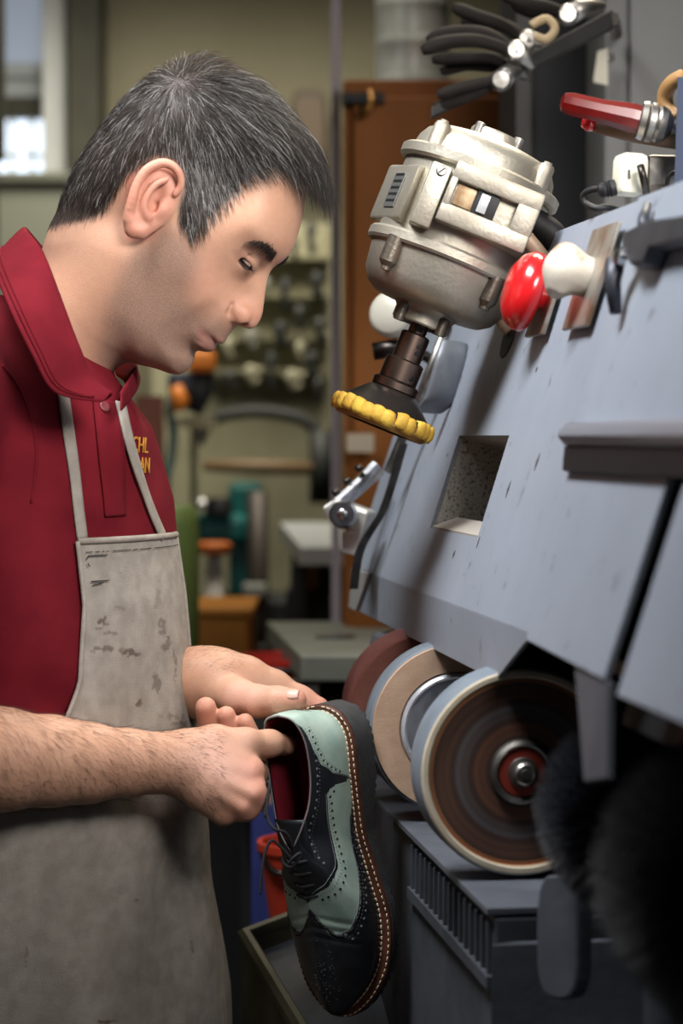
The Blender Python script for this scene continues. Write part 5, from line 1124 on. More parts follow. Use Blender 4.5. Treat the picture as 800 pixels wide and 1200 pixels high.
WELT = np.interp(np.linspace(0, 1, ns), [0, .12, .35, .5, .8, 1], [.0055, .0070, .0085, .0110, .0125, .0085])
Oi = O-nr_*WELT[:, None]; Oi[:, 1] = np.maximum(Oi[:, 1], 0)
sarr = np.linspace(0, 1, ns)
TOP = [(.0, .001, 0, .104), (.06, .006, .0150, .102), (.14, .026, .0225, .096), (.26, .058, .0230, .092), (.36, .084, .0200, .093), (.44, .105, .0135, .0975), (.50, .120, .0055, .0985), (.53, .130, .0, .0965), (.60, .158, 0, .0850), (.68, .188, 0, .0735), (.76, .217, 0, .0690), (.84, .244, 0, .0660), (.91, .267, 0, .0620), (.96, .281, 0, .0555), (1, .2875, 0, .0450)]
Tp = np.array([tuple(p) for p in crv([Vector(q[1:]) for q in TOP], 400)]); ts = np.interp(np.linspace(0, 1, 400), np.linspace(0, 1, len(TOP)), [q[0] for q in TOP])
T = np.stack([np.interp(sarr, ts, Tp[:, k]) for k in range(3)], 1); T[:, 1] = np.maximum(T[:, 1], 0)
bl = np.clip((sarr-.44)/.10, 0, 1); bl = bl*bl*(3-2*bl)
P0 = np.stack([Oi[:, 0], Oi[:, 1], zw(Oi[:, 0])+.001], 1); hgt = T[:, 2]-P0[:, 2]
o3 = np.stack([nr_[:, 0], nr_[:, 1], 0*sarr], 1); z3 = np.array([0, 0, 1.])
P1 = P0+z3*(hgt*.50)[:, None]+o3*(.0035+.005*np.clip((sarr-.7)/.2, 0, 1))[:, None]
hw = np.maximum(Oi[:, 1], .004)
P2 = T+(1-bl)[:, None]*(-z3*(hgt*.40)[:, None]+o3*.0035)+bl[:, None]*(np.stack([0*hw+.006*np.clip((sarr-.85)/.15, 0, 1), hw*.62, -.10*hgt], 1))
vv = np.linspace(0, 1, nv)[None, :, None]
UP = P0[:, None]*(1-vv)**3+3*P1[:, None]*vv*(1-vv)**2+3*P2[:, None]*vv*vv*(1-vv)+T[:, None]*vv**3
# soft creases across the vamp
xc = UP[..., 0]; cr = sum(a*np.exp(-((xc-x0-.25*(UP[..., 1]))/.0028)**2) for x0, a in ((.193, .0011), (.203, .0014), (.212, .0009)))*np.clip((vv[..., 0]-.3)*4, 0, 1)
gu = np.gradient(UP, axis=0); gv = np.gradient(UP, axis=1); UN = np.cross(gu, gv); UN /= np.maximum(np.linalg.norm(UN, axis=2), 1e-12)[..., None]
UN *= np.sign((UN*np.stack([o3[:, 0], o3[:, 1], .6+0*sarr], 1)[:, None]).sum(2, keepdims=True))
UP = UP-UN*cr[..., None]
def sworld(A): 
    A = np.asarray(A); return np.array(SO)+A[..., :1]*np.array(SX)+A[..., 1:2]*np.array(SN)+A[..., 2:3]*np.array(SU)
MINT = mat('mint_leather', rgb(176, 194, 180), .46, col2=rgb(152, 176, 164), scale=45, bump=.08, bscale=900)
NAVY = mat('black_leather', rgb(40, 43, 48), .42, col2=rgb(29, 31, 35), scale=50, bump=.08, bscale=900)
BLK = mat('toe_leather', rgb(30, 31, 34), .30, col2=rgb(42, 44, 48), scale=70, bump=.06, bscale=900)
MAR = mat('maroon_lining', rgb(128, 34, 46), .45, col2=rgb(104, 26, 38), scale=30)
RUB = mat('dark_rubber', rgb(56, 57, 58), .75, col2=rgb(46, 46, 47), scale=90, bump=.3, bscale=500)
BRN = mat('brown_welt', rgb(92, 52, 34), .5, col2=rgb(72, 38, 25), scale=80)
CRM = mat('cream_thread', rgb(226, 204, 172), .7); DK = mat('perforation', rgb(24, 26, 28), .8); GRY = mat('dusty_perforation', rgb(122, 128, 130), .8); LACE = mat('lace', rgb(34, 34, 38), .8, bump=.5, bscale=1500)
fs, fv = np.meshgrid((sarr[:-1]+sarr[1:])/2, (np.linspace(0, 1, nv)[:-1]+np.linspace(0, 1, nv)[1:])/2, indexing='ij')
#REGIONS
def piece(name, mask, m, lift, thick=.0012, sides=(1, -1), label=None):
    VA = []; QA = []; off = 0
    ii, jj = np.where(mask); used = np.zeros((ns, nv), bool)
    for di in (0, 1):
        for dj in (0, 1): used[ii+di, jj+dj] = True
    idx = np.cumsum(used.ravel()).reshape(ns, nv)-1
    for sd in sides:
        A = (UP+UN*lift)*np.array([1, sd, 1]); V = sworld(A)[used]; q = np.stack([idx[ii, jj], idx[ii+1, jj], idx[ii+1, jj+1], idx[ii, jj+1]], 1)
        if sd < 0: q = q[:, ::-1]
        VA.append(V); QA.append(q+off); off += len(V)
    me = np_mesh(name, np.concatenate(VA), np.concatenate(QA)); o = link(name, me, m, SHOE, True)
    if label: o['label'] = label
    bm = bmesh.new(); bm.from_mesh(me); bmesh.ops.remove_doubles(bm, verts=bm.verts, dist=.0002); bmesh.ops.recalc_face_normals(bm, faces=bm.faces); bm.to_mesh(me); bm.free()
    if thick: md = o.modifiers.new('s', 'SOLIDIFY'); md.thickness = thick; md.offset = 0
    return o
# leather pieces, laid out over the last: s runs heel to toe, v from welt to top
cf = lambda s: np.interp(s, [0, .07, .10, .177, .237, .278, .300], [1.02, 1.02, .955, .89, .76, .46, .04])
vq = lambda s: np.where(s < .30, cf(s), np.interp(s, [.300, .3055, .3085, .315, .328, .378, .431, .465, .495, .512, .545, .582, .639, .660], [.03, .03, .40, .55, .635, .596, .505, .46, .44, .45, .55, .67, .92, 1.02]))
vw = lambda s: np.interp(s, [.34, .378, .441, .488, .528, .575, .622, .66, .692, .716], [-.02, .08, .115, .125, .19, .30, .40, .48, .56, .70])
sw = lambda v: np.interp(v, [.0, .70, .80, .88, .95, 1.], [.716, .716, .714, .708, .694, .674])
m_quarter = (fs < .662) & (fv > vq(fs)); m_counter = (fs < .30) & (fv <= vq(fs))
m_wing = (fs > .34) & ((fv < vw(fs)) & (fs <= .716) | (fs > sw(fv))) & ~m_quarter
m_vamp = (fs >= .30) & ~m_quarter & ~m_wing
piece('heel_counter', m_counter, MINT, .0007, label='mint leather heel counter')
piece('quarter', m_quarter, NAVY, .0002, label='black leather quarter')
piece('vamp', m_vamp, MINT, .0, label='mint leather vamp')
piece('wing_cap', m_wing, BLK, .0009, label='black leather wingtip toe cap')
piece('backing', fs > .28, DK, -.0012, 0)
def sv_pt(s, v):
    a = min(max(s, 0), .9999)*(ns-1); b = min(max(v, 0), .9999)*(nv-1); i = int(a); j = int(b)
    u = a-i; w_ = b-j; f = lambda A: A[i, j]*(1-u)*(1-w_)+A[i+1, j]*u*(1-w_)+A[i, j+1]*(1-u)*w_+A[i+1, j+1]*u*w_
    return f(UP), f(UN)
def perfs(path, r, pitch, m, lift, name, jitter=0):
    P = [sv_pt(a, b) for a, b in [tuple(q)[:2] for q in crv([Vector((a, b, 0)) for a, b in path], 160)]]; mb = MB(); acc = 0; last = None
    for p, n in P:
        if last is not None: acc += np.linalg.norm(p-last)
        last = p
        if acc >= pitch:
            acc = 0
            for sd in (1, -1):
                k = np.array([1, sd, 1]); mb.lathe(Vector(sworld((p+n*lift)*k)), Vector(sworld(n*k))-SO, [(-.0006, r), (.0002, r), (.0003, r*.8), (.0003, 0)], 8, False)
    if mb.v: o = mb.build(name, m, SHOE, True); o['kind'] = 'stuff'
S1 = lambda a, b, n: np.linspace(a, b, n)
pr_ = [(s, float(cf(s))-.09) for s in S1(.095, .285, 12)]; perfs(pr_, .0012, .0062, DK, .0014, 'perforation'); perfs([(s, v-.045) for s, v in pr_], .0004, .0030, DK, .0014, 'perforation'); perfs([(s, v+.05) for s, v in pr_], .0004, .0030, DK, .0014, 'perforation')
pr_ = [(.318, .30)]+[(s, float(vq(s))-.10) for s in S1(.328, .640, 16)]; perfs(pr_, .0013, .0066, DK, .0008, 'perforation'); perfs([(s, v+.055) for s, v in pr_[1:]], .0004, .0030, DK, .0008, 'perforation')
pr_ = [(s, float(vw(s))-.075) for s in S1(.40, .70, 14)]; perfs(pr_, .0013, .0070, GRY, .0016, 'perforation'); perfs([(s, v+.04) for s, v in pr_], .0004, .0032, GRY, .0016, 'perforation')
pr_ = [(.03, .90), (.10, .885), (.18, .865), (.26, .86), (.34, .87), (.42, .88), (.458, .86), (.485, .80), (.508, .72), (.520, .63), (.522, .56)]; perfs(pr_, .0012, .0068, GRY, .0009, 'perforation'); perfs([(s+.004, v-.05) for s, v in pr_[:9]], .0004, .0030, GRY, .0009, 'perforation')
mb = MB()
for k in range(70):
    a, b = RNG.normal(.86, .045), 1-abs(RNG.normal(0, .22)); p, n = sv_pt(a, b)
    sd = 1 if RNG.random() < .6 else -1; kk = np.array([1, sd, 1]); mb.lathe(Vector(sworld((p+n*.0016)*kk)), Vector(sworld(n*kk))-SO, [(-.0003, .0004), (.0002, .00035), (.0002, 0)], 6, False)
o = mb.build('medallion', GRY, SHOE); o['kind'] = 'stuff'
# stitched rim of the pieces
for path in ([(s, float(vq(s))+.035) for s in S1(.33, .63, 14)], [(s, float(vw(s))+.02) for s in S1(.38, .70, 12)]):
    mb = MB()
    for sd in (1, -1):
        k = np.array([1, sd, 1]); mb.tube([Vector(sworld((sv_pt(a, b)[0]+sv_pt(a, b)[1]*.0012)*k)) for a, b in [tuple(q)[:2] for q in crv([Vector((a, b, 0)) for a, b in path], 60)]], .0004, 5)
    o = mb.build('seam', GRY, SHOE, True)
# lining and insole
inner = piece('lining', fs < .52, MAR, -.0022, 0)
ins_o = np.array([sworld(np.array([x, y*.90, float(zw(x))+.006])) for x, y in np.concatenate([Oi[::6], (Oi*np.array([1, -1]))[::-6]])])
mb = MB(); mb.add([Vector(p) for p in ins_o], [tuple(range(len(ins_o)))]); mb.build('insole', MAR, SHOE)
# welt, rubber sole with lugs
ring = np.concatenate([np.arange(ns), np.arange(ns)[::-1]]); sgn = np.concatenate([np.ones(ns), -np.ones(ns)])
def loop(off, zf, step=1):
    A = []
    for i, s in list(zip(ring, sgn))[::step]:
        x, y = O[i]+nr_[i]*off; y = max(y, 0); A.append(Vector(sworld(np.array([x, y*s, zf(x)]))))
    return A
def inner_loop(extra, zf, step=1):
    A = []
    for i, s in list(zip(ring, sgn))[::step]:
        x, y = Oi[i]-nr_[i]*extra; y = max(y, 0); A.append(Vector(sworld(np.array([x, y*s, zf(x)]))))
    return A
mb = MB(); L1 = [inner_loop(.004, lambda x: zw(x)+.0010, 3), loop(-.0010, lambda x: zw(x)+.0012, 3), loop(0, lambda x: zw(x)+.0004, 3), loop(.0002, lambda x: zw(x)-.0035, 3), inner_loop(.004, lambda x: zw(x)-.0035, 3)]
mb.grid([[L1[k][i] for k in range(5)] for i in range(len(L1[0]))], closed_u=True); welt = mb.build('welt', BRN, SHOE, angle=40)
mb = MB(); n3 = len(L1[0])
def lugz(i, x): 
    per = .0075; t = (x/per) % 1; return zb(x)+(.0030 if t < .38 else 0)
lo_ = []
for i, s in list(zip(ring, sgn))[::2]:
    x, y = O[i]+nr_[i]*.0006; lo_.append((x, max(y, 0)*s))
G = []
for x, y in lo_:
    zt = float(zw(x))-.0034; zbv = float(lugz(0, x)); G.append([Vector(sworld(np.array([x, y, q]))) for q in (zt, zt-.001, (zt+zbv)/2, zbv+.0005, zbv)]+[Vector(sworld(np.array([.147+(x-.147)*.80, y*.72, zbv]))), Vector(sworld(np.array([.147+(x-.147)*.5, y*.05, zbv+.002])))])
mb.grid(G, closed_u=True); top_ = [g[0] for g in G]; mb.add(top_, [tuple(range(len(top_)))]); sole = mb.build('sole', RUB, SHOE, angle=35)
sole['label'] = 'dark grey lugged rubber sole'
# stitching on the welt: two rows
def stitches(frac, zoff, name, pitch=.0058, ln=.0040, rad=.00062, rows=(1, -1)):
    mb = MB()
    for s in rows:
        C = Oi+(O-Oi)*frac; seg = np.linalg.norm(np.diff(C, axis=0), axis=1); cum = np.concatenate([[0], np.cumsum(seg)])
        for t in np.arange(.004, cum[-1]-.004, pitch):
            a = [np.interp(t, cum, C[:, k]) for k in (0, 1)]; b = [np.interp(t+ln, cum, C[:, k]) for k in (0, 1)]
            pa = Vector(sworld(np.array([a[0], a[1]*s, float(zw(a[0]))+zoff]))); pb = Vector(sworld(np.array([b[0], b[1]*s, float(zw(b[0]))+zoff])))
            mb.tube([pa, pa.lerp(pb, .2)+SU*.0003, pa.lerp(pb, .8)+SU*.0003, pb], [rad*.5, rad, rad, rad*.5], 6)
    o = mb.build(name, CRM, welt, True); o['kind'] = 'stuff'; return o
stitches(.86, .0014, 'stitching'); stitches(.22, .0016, 'stitching', .0052, .0042, .0008)
# topline piping
tl = [i for i in range(ns) if sarr[i] < .515]
mb = MB(); mb.tube([Vector(p) for p in sworld(UP[tl, -1])[::-3]]+[Vector(p) for p in sworld(UP[tl, -1]*np.array([1, -1, 1]))[1::3]], .0009, 8); mb.build('piping', mat('piping', rgb(120, 112, 112), .5), SHOE, True)
# tongue
mb = MB(); G = []
for x in np.linspace(.098, .185, 24):
    i = int(np.argmin(np.abs(T[:, 0]-x)+(sarr < .3)*9)); h = float(np.interp(x, [.098, .12, .15, .185], [.100, .0955, .0855, .070]))
    G.append([sp(x, y, h-14*y*y) for y in np.linspace(-.017, .017, 9)])
mb.grid(G); mb.build('tongue', NAVY, SHOE, True, solid=.002)
# laces
for k, x in enumerate((.137, .149, .161, .172)):
    h = float(np.interp(x, T[:, 0][ns//2:], T[:, 2][ns//2:])); mb = MB()
    mb.tube(crv([sp(x, -.012, h-.0035), sp(x+.001, -.006, h+.0008), sp(x+.002, 0, h+.0020), sp(x+.001, .006, h+.0008), sp(x, .012, h-.0035)], 14), .0016, 8); mb.build('lace', LACE, SHOE, True)
def loose(P, name): mb = MB(); mb.tube(crv(pc_(P), 36), .0014, 8); mb.build(name, LACE, SHOE, True)
pc_ = lambda P: [pt(*a) for a in P]
loose([(345, 1002, 2.118), (340, 985, 2.110), (333, 975, 2.105), (322, 972, 2.100), (314, 960, 2.102), (313, 940, 2.106), (316, 920, 2.112), (313, 917, 2.116), (310, 935, 2.115), (311, 958, 2.105)], 'lace')
loose([(340, 1005, 2.112), (328, 992, 2.108), (318, 985, 2.106), (311, 998, 2.106), (307, 1020, 2.106), (305, 1048, 2.108)], 'lace')
loose([(338, 1012, 2.110), (345, 1004, 2.106), (352, 1000, 2.108), (348, 1010, 2.108), (340, 1016, 2.110), (332, 1012, 2.110), (330, 1004, 2.111)], 'lace')
# ------------------------------------------------------------------ workshop behind
def slabpx(mb, x0, y0, x1, y1, d, th):   # upright board, seen between two picture corners, th deep
    a, b = pt(x0, y0, d), pt(x1, y1, d); mb.box(((a.x+b.x)/2, a.y+th/2, (a.z+b.z)/2), (abs(b.x-a.x), th, abs(a.z-b.z))); return mb
ORW = mat('orange_wood', rgb(160, 98, 44), .6, col2=rgb(138, 82, 36), scale=6, stretch=(1, 1, .12), spec=.2)
# orange-brown cabinet
CB = thing('wooden_cabinet', 'tall orange-brown wooden cabinet behind the motor', 'cabinet', (pt(500, 400, 3.7).x, pt(500, 400, 3.7).y+.2, 0))
a, b = pt(402, 92, 3.6), pt(606, 92, 3.6); zt = a.z; y0 = a.y
mb = MB(); mb.box(((a.x+b.x)/2, y0+.22, zt/2), (b.x-a.x, .42, zt)); mb.build('carcass', ORW, CB, bev=.004)
mb = MB(); mb.box(((a.x+b.x)/2, y0-.008, zt/2+.03), (b.x-a.x-.03, .016, zt-.12)); dr_ = mb.build('door', ORW, CB, bev=.003)
mb = MB(); mb.box((a.x+.03, y0-.02, zt-.035), (.065, .05, .014)); mb.build('top_strip', BLACK, CB)
mb = MB(); mb.tube(crv([pt(433, 108, 3.57), pt(436, 120, 3.55), pt(428, 132, 3.55), pt(424, 128, 3.57)], 12), .006, 8); mb.build('hook', mat('brass', rgb(150, 104, 48), .4, .8), dr_, True)
mb = MB(); slabpx(mb, 406, 508, 438, 530, 3.56, .004); mb.build('paper_label', mat('paper', rgb(200, 184, 160), .8), dr_)
# pale post at its left
mb = MB(); p0, p1 = pt(388, 300, 3.72), pt(399, 300, 3.72); mb.box(((p0.x+p1.x)/2, p0.y, 1.18), (p1.x-p0.x, .03, 2.0)); mb.box(((p0.x+p1.x)/2-.01, p0.y, .09), (.03, .14, .18)); o = mb.build('shelf_post', mat('lilac_grey', rgb(178, 168, 172), .6)); tag(o, 'pale grey upright post at the left side of the wooden cabinet', 'post')
# silver duct
DU = thing('duct', 'shiny silver spiral duct rising behind the wooden cabinet', 'duct', (pt(482, 50, 4.3).x, pt(482, 50, 4.3).y, 0))
c = pt(483, 50, 4.3); rr = 43*4.3/FPX; mb = MB(); prof = []
z = 0
while z < 3.15: prof += [(z, rr), (z+.055, rr), (z+.060, rr*1.03), (z+.066, rr)]; z += .07
mb.lathe((c.x, c.y, 0), (0, 0, 1), prof, 40); mb.build('pipe', mat('galvanised', rgb(214, 216, 212), .28, .35, col2=rgb(176, 178, 174), scale=14), DU, angle=50)
# dark cabinet and grey cabinet at the right
DC = thing('dark_extractor', 'near-black extractor housing behind the hood', 'extractor', (pt(655, 300, 3.3).x, pt(655, 300, 3.3).y, 0))
a, b = pt(604, 60, 3.2), pt(760, 60, 3.2); mb = MB(); mb.box(((a.x+b.x)/2, a.y+.17, 1.15), (b.x-a.x, .34, 2.3)); mb.build('housing', mat('charcoal_paint', rgb(38, 37, 38), .7, col2=rgb(30, 29, 30), scale=6), DC, bev=.006)
mb = MB(); a, b = pt(604, 60, 3.19), pt(622, 60, 3.19); mb.box(((a.x+b.x)/2, a.y, 1.15), (.02, .012, 2.3)); mb.build('corner_trim', mat('dull_trim', rgb(72, 70, 66), .6), DC)
GC = thing('grey_cabinet', 'plain grey steel cabinet in the upper right corner', 'cabinet', (pt(790, 100, 2.9).x, pt(790, 100, 2.9).y, 0))
a = pt(709, 100, 2.95); mb = MB(); mb.box((a.x+.30, a.y+.12, 1.1), (.60, .22, 2.2)); mb.build('shell', mat('cabinet_grey', rgb(124, 122, 118), .55, col2=rgb(114, 112, 108), scale=5), GC, bev=.005)
mb = MB(); mb.box((a.x+.31, a.y-.006, 1.1), (.56, .012, 2.1)); dd_ = mb.build('door', mat('cabinet_grey', rgb(124, 122, 118), .55), GC, bev=.003)
mb = MB(); mb.lathe(pt(714, 68, 2.935), (0, -1, 0), [(0, .006), (.004, .006), (.005, .003), (.005, 0)], 12); mb.build('rivet', DSTEEL, dd_)
mb = MB(); mb.slab([pt(700, 60, 2.93), pt(712, 56, 2.93), pt(712, 100, 2.93), pt(695, 96, 2.93)], (0, .003, 0)); o = mb.build('paper_note', mat('cream_paper', rgb(206, 198, 178), .8)); tag(o, 'small cream paper tag stuck at the edge of the grey cabinet', 'tag')
# ------------------------------------------------------------------ tool rail above the motor
RA = thing('tool_rail', 'dark steel tool rail slanting across the upper right', 'rail', pt(620, 90, 2.62))
mb = MB(); A_, B_ = pt(505, 132, 2.62), pt(718, 22, 2.70); up_ = Vector((0, 0, 1)); mb.hexa([A_-up_*.006, B_-up_*.012, B_+up_*.012, A_+up_*.006]+[p+Vector((0, .012, 0)) for p in (A_-up_*.006, B_-up_*.012, B_+up_*.012, A_+up_*.006)]); mb.build('bar', mat('rail_iron', rgb(52, 50, 48), .5, .5), RA, bev=.002)
mb = MB(); mb.tube([B_, pt(722, 40, 2.935)], .008, 8); mb.build('bracket', DSTEEL, RA)
HNDL = mat('pliers_grip', rgb(36, 30, 26), .8, col2=rgb(26, 22, 19), scale=30, spec=.2)
def pliers(P1, P2, piv, jaw, label, r=.0085):
    t = thing('pliers', label, 'pliers', pt(*piv), 'pliers on the tool rail')
    for P in (P1, P2): mb = MB(); n_ = len(P); mb.tube(crv([pt(*q) for q in P], 16), list(np.interp(np.linspace(0, 1, 16), [0, .15, .6, 1], [r*.55, r, r*.95, r*.7])), 10); mb.build('handle', HNDL, t, True)
    mb = MB(); mb.lathe(pt(*piv)-Vector((0, .012, 0)), (0, 1, 0), [(0, 0.001), (0, .009), (.004, .012), (.016, .012), (.018, .008)], 16); mb.build('pivot', STEEL, t, angle=40)
    mb = MB(); mb.tube([pt(*piv), (pt(*piv)+pt(*jaw))/2+Vector((0, 0, .004)), pt(*jaw)], [.013, .011, .004], 10); mb.build('jaw', STEEL, t, True)
pliers([(494, 60, 2.60), (520, 50, 2.60), (560, 48, 2.61), (600, 60, 2.62)], [(500, 48, 2.63), (530, 38, 2.63), (570, 40, 2.63), (602, 58, 2.63)], (604, 60, 2.62), (625, 80, 2.62), 'dark pliers with long handles, lowest left on the tool rail')
pliers([(530, 8, 2.67), (556, 18, 2.67), (590, 30, 2.68), (612, 46, 2.69)], [(540, 26, 2.70), (570, 26, 2.70), (600, 34, 2.70), (614, 48, 2.70)], (617, 48, 2.69), (645, 62, 2.69), 'dark pliers with handles pointing up left on the tool rail')
pliers([(506, 70, 2.64), (540, 68, 2.64), (575, 68, 2.64), (592, 76, 2.64)], [(516, 84, 2.66), (545, 76, 2.66), (575, 78, 2.66), (594, 80, 2.66)], (598, 80, 2.65), (620, 92, 2.66), 'dark pliers lying lowest against the slanting rail', .0075)
pliers([(580, -14, 2.62), (610, 2, 2.62), (640, 8, 2.63), (660, 14, 2.64)], [(600, 4, 2.65), (625, 14, 2.65), (645, 18, 2.65), (660, 20, 2.65)], (664, 18, 2.64), (708, 6, 2.66), 'dark pliers with bright jaws at the top of the tool rail')
pliers([(512, 112, 2.62), (535, 104, 2.62), (560, 98, 2.62), (580, 94, 2.62)], [(508, 126, 2.63), (535, 118, 2.63), (560, 108, 2.63), (582, 98, 2.63)], (586, 95, 2.62), (610, 84, 2.63), 'dark pliers hanging nearest the lower end of the rail', .007)
mb = MB(); mb.tube(crv([pt(622, 30, 2.6), pt(640, 22, 2.6), pt(650, 34, 2.6), pt(640, 46, 2.6), pt(626, 42, 2.6)], 20), .005, 8); o = mb.build('cord_loop', mat('tan_cord', rgb(150, 130, 98), .8), None, True); tag(o, 'tan cord loop hanging among the pliers on the rail', 'cord')
# ------------------------------------------------------------------ tool wall, seen past his face
PEG = thing('tool_board', 'pale olive tool board on the back wall behind his face', 'board', pt(320, 500, 5.0))
BRD = mat('board_olive', rgb(152, 148, 122), .8, col2=rgb(138, 134, 108), scale=8)
mb = MB(); slabpx(mb, 178, 262, 386, 705, 5.3, .03); mb.build('panel', BRD, PEG)
for y in (300, 345, 392, 432): mb = MB(); slabpx(mb, 240, y, 386, y+4, 5.25, .05); mb.build('shelf', mat('shelf_olive', rgb(120, 116, 92), .8), PEG)
TOOLM = [mat('tool_black', rgb(34, 36, 34), .6), mat('tool_iron', rgb(62, 62, 58), .5, .5), mat('tool_grey', rgb(130, 130, 120), .6), mat('tool_cream', rgb(150, 145, 122), .7)]
spots = [(365, 280, 12, 34, 0), (345, 292, 10, 22, 1), (322, 288, 11, 26, 0), (372, 335, 18, 30, 0), (335, 345, 14, 38, 0), (352, 372, 16, 26, 1), (312, 336, 10, 20, 2), (376, 388, 18, 28, 1), (330, 392, 20, 26, 0), (295, 398, 16, 20, 2), (352, 412, 12, 22, 3), (268, 408, 14, 22, 3), (366, 428, 18, 30, 0), (318, 436, 12, 48, 0), (296, 440, 20, 18, 3), (345, 446, 22, 18, 3), (374, 456, 14, 26, 1), (270, 446, 18, 20, 1)]
kinds = ['last', 'hammer head', 'punch']
where = ['high beside his nose', 'just past his brow', 'below his brow ridge', 'by the cabinet post', 'in the middle column', 'under the dark lasts', 'close to his nose tip', 'near the cabinet edge', 'on the third shelf', 'by his lips', 'above the arched frame', 'past his chin', 'low beside the post', 'hanging as a long bar', 'on the lowest shelf', 'pale on the lowest shelf', 'at the lower right of the board', 'beneath his lips']
for (x, y, w_, h_, k), wh in zip(spots, where):
    d = 5.12; c = pt(x, y, d); q = d/FPX; t = thing('hanging_tool', ('dark' if k == 0 else 'iron' if k == 1 else 'grey' if k == 2 else 'pale')+' tool hung on the tool board '+wh, 'tool', c, 'tools on the tool board')
    FKs = [(c+Vector((0, 0, h_*.5*q)), c+Vector((w_*.15*q, 0, -h_*.5*q)))]; mb = MB(); mb.tube(crv([FKs[0][0], c+Vector((-w_*.12*q, -.01, 0)), FKs[0][1]], 10), list(np.array([.35, .5, .55, .5, .42, .35, .38, .45, .5, .3])*w_*q*.8), 10); mb.build('body', TOOLM[k], t, True)
    mb = MB(); mb.tube([c+Vector((-w_*.55*q, -.005, h_*.25*q)), c+Vector((w_*.55*q, -.005, h_*.30*q))], [w_*.16*q, w_*.24*q], 8); mb.build('head', TOOLM[(k+1) % 2 if k < 2 else k], t, True)
    mb = MB(); mb.tube([c+Vector((0, .0, h_*.5*q)), c+Vector((0, .09, h_*.55*q))], .004, 6); mb.build('hook', TOOLM[1], t)
# arched frame below the shelves
AR = thing('arched_frame', 'dark arched iron frame on the board below the tool shelves', 'frame', pt(310, 500, 5.1))
mb = MB(); mb.tube(crv([pt(232, 520, 5.1), pt(240, 500, 5.1), pt(258, 488, 5.1), pt(300, 482, 5.1), pt(345, 488, 5.1), pt(366, 500, 5.1), pt(372, 520, 5.1)], 30), .014, 8); mb.build('arch', TOOLM[0], AR, True)
mb = MB(); mb.tube([pt(376, 505, 5.1), pt(376, 590, 5.1)], .026, 10); mb.build('side_bar', TOOLM[0], AR, True)
mb = MB(); mb.tube([pt(238, 546, 5.0), pt(300, 547, 5.0), pt(366, 549, 5.0)], [.012, .016, .014], 10); o = mb.build('wooden_rod', mat('rod_wood', rgb(120, 96, 68), .6), None, True); tag(o, 'wooden rod lying level beneath the arched frame', 'rod')
# rounded brown clock-like case
CK = thing('wall_case', 'rounded dark brown wall case beside the cabinet top', 'case', pt(362, 150, 5.4))
mb = MB(); c = pt(362, 150, 5.45); q = 5.45/FPX; G = []
for k in range(32):
    an = 2*math.pi*k/32; e = lambda v: abs(v)**.5*math.copysign(1, v); G.append(c+Vector((22*q*e(math.cos(an)), 0, 46*q*e(math.sin(an)))))
mb.slab(G, (0, .10, 0)); mb.build('shell', mat('brown_case', rgb(66, 52, 38), .5), CK, bev=.008)
mb = MB(); mb.slab([c+(p-c)*.8-Vector((0, .004, 0)) for p in G], (0, .006, 0)); mb.build('front', mat('brown_front', rgb(84, 68, 50), .5), CK)
# brown door edge, hoses and power tools under his chin
DWD = mat('red_wood', rgb(112, 58, 34), .5, col2=rgb(94, 46, 26), scale=6)
mb = MB(); a, b = pt(158, 464, 4.45), pt(189, 464, 4.45); mb.box(((a.x+b.x)/2, a.y+.04, a.z/2), (b.x-a.x, .08, a.z)); o = mb.build('wooden_post', DWD); tag(o, 'red-brown wooden post behind his chest', 'post')
PT = thing('power_drill', 'orange and black power drill hung under his chin', 'drill', pt(230, 430, 4.6))
mb = MB(); mb.tube([pt(236, 414, 4.62), pt(236, 412, 5.285)], .008, 8); mb.build('hanger', DSTEEL, PT)
mb = MB(); slabpx(mb, 218, 410, 252, 436, 4.6, .07); mb.build('housing', mat('orange_plastic', rgb(214, 122, 34), .45), PT, bev=.012)
mb = MB(); slabpx(mb, 196, 436, 232, 462, 4.62, .06); mb.build('motor_end', mat('navy_plastic', rgb(34, 44, 62), .5), PT, bev=.01)
mb = MB(); mb.tube([pt(238, 434, 4.64), pt(236, 455, 4.64), pt(226, 484, 4.64)], [.022, .024, .018], 10); mb.build('grip', mat('grip_black', rgb(30, 32, 36), .6), PT, True)
mb = MB(); mb.tube([pt(206, 452, 4.6), pt(212, 470, 4.6), pt(206, 482, 4.6)], [.012, .018, .01], 10); mb.build('collar', mat('orange_plastic', rgb(214, 122, 34), .45), PT, True)
mb = MB(); mb.tube(crv([pt(204, 455, 4.63), pt(199, 480, 4.63), pt(203, 510, 4.65), pt(200, 540, 4.65), pt(195, 565, 4.65), pt(196, 620, 4.7)], 30), .009, 8); mb.build('hose', mat('hose_teal', rgb(78, 102, 98), .5), PT, True)
mb = MB(); slabpx(mb, 206, 488, 248, 502, 4.72, .14); mb.tube([pt(227, 502, 4.8), pt(227, 560, 4.95), pt(227, 600, 5.25)], .008, 8); o = mb.build('small_shelf', mat('cream_shelf', rgb(176, 166, 134), .7)); tag(o, 'small cream bracket shelf below the power drill', 'shelf')
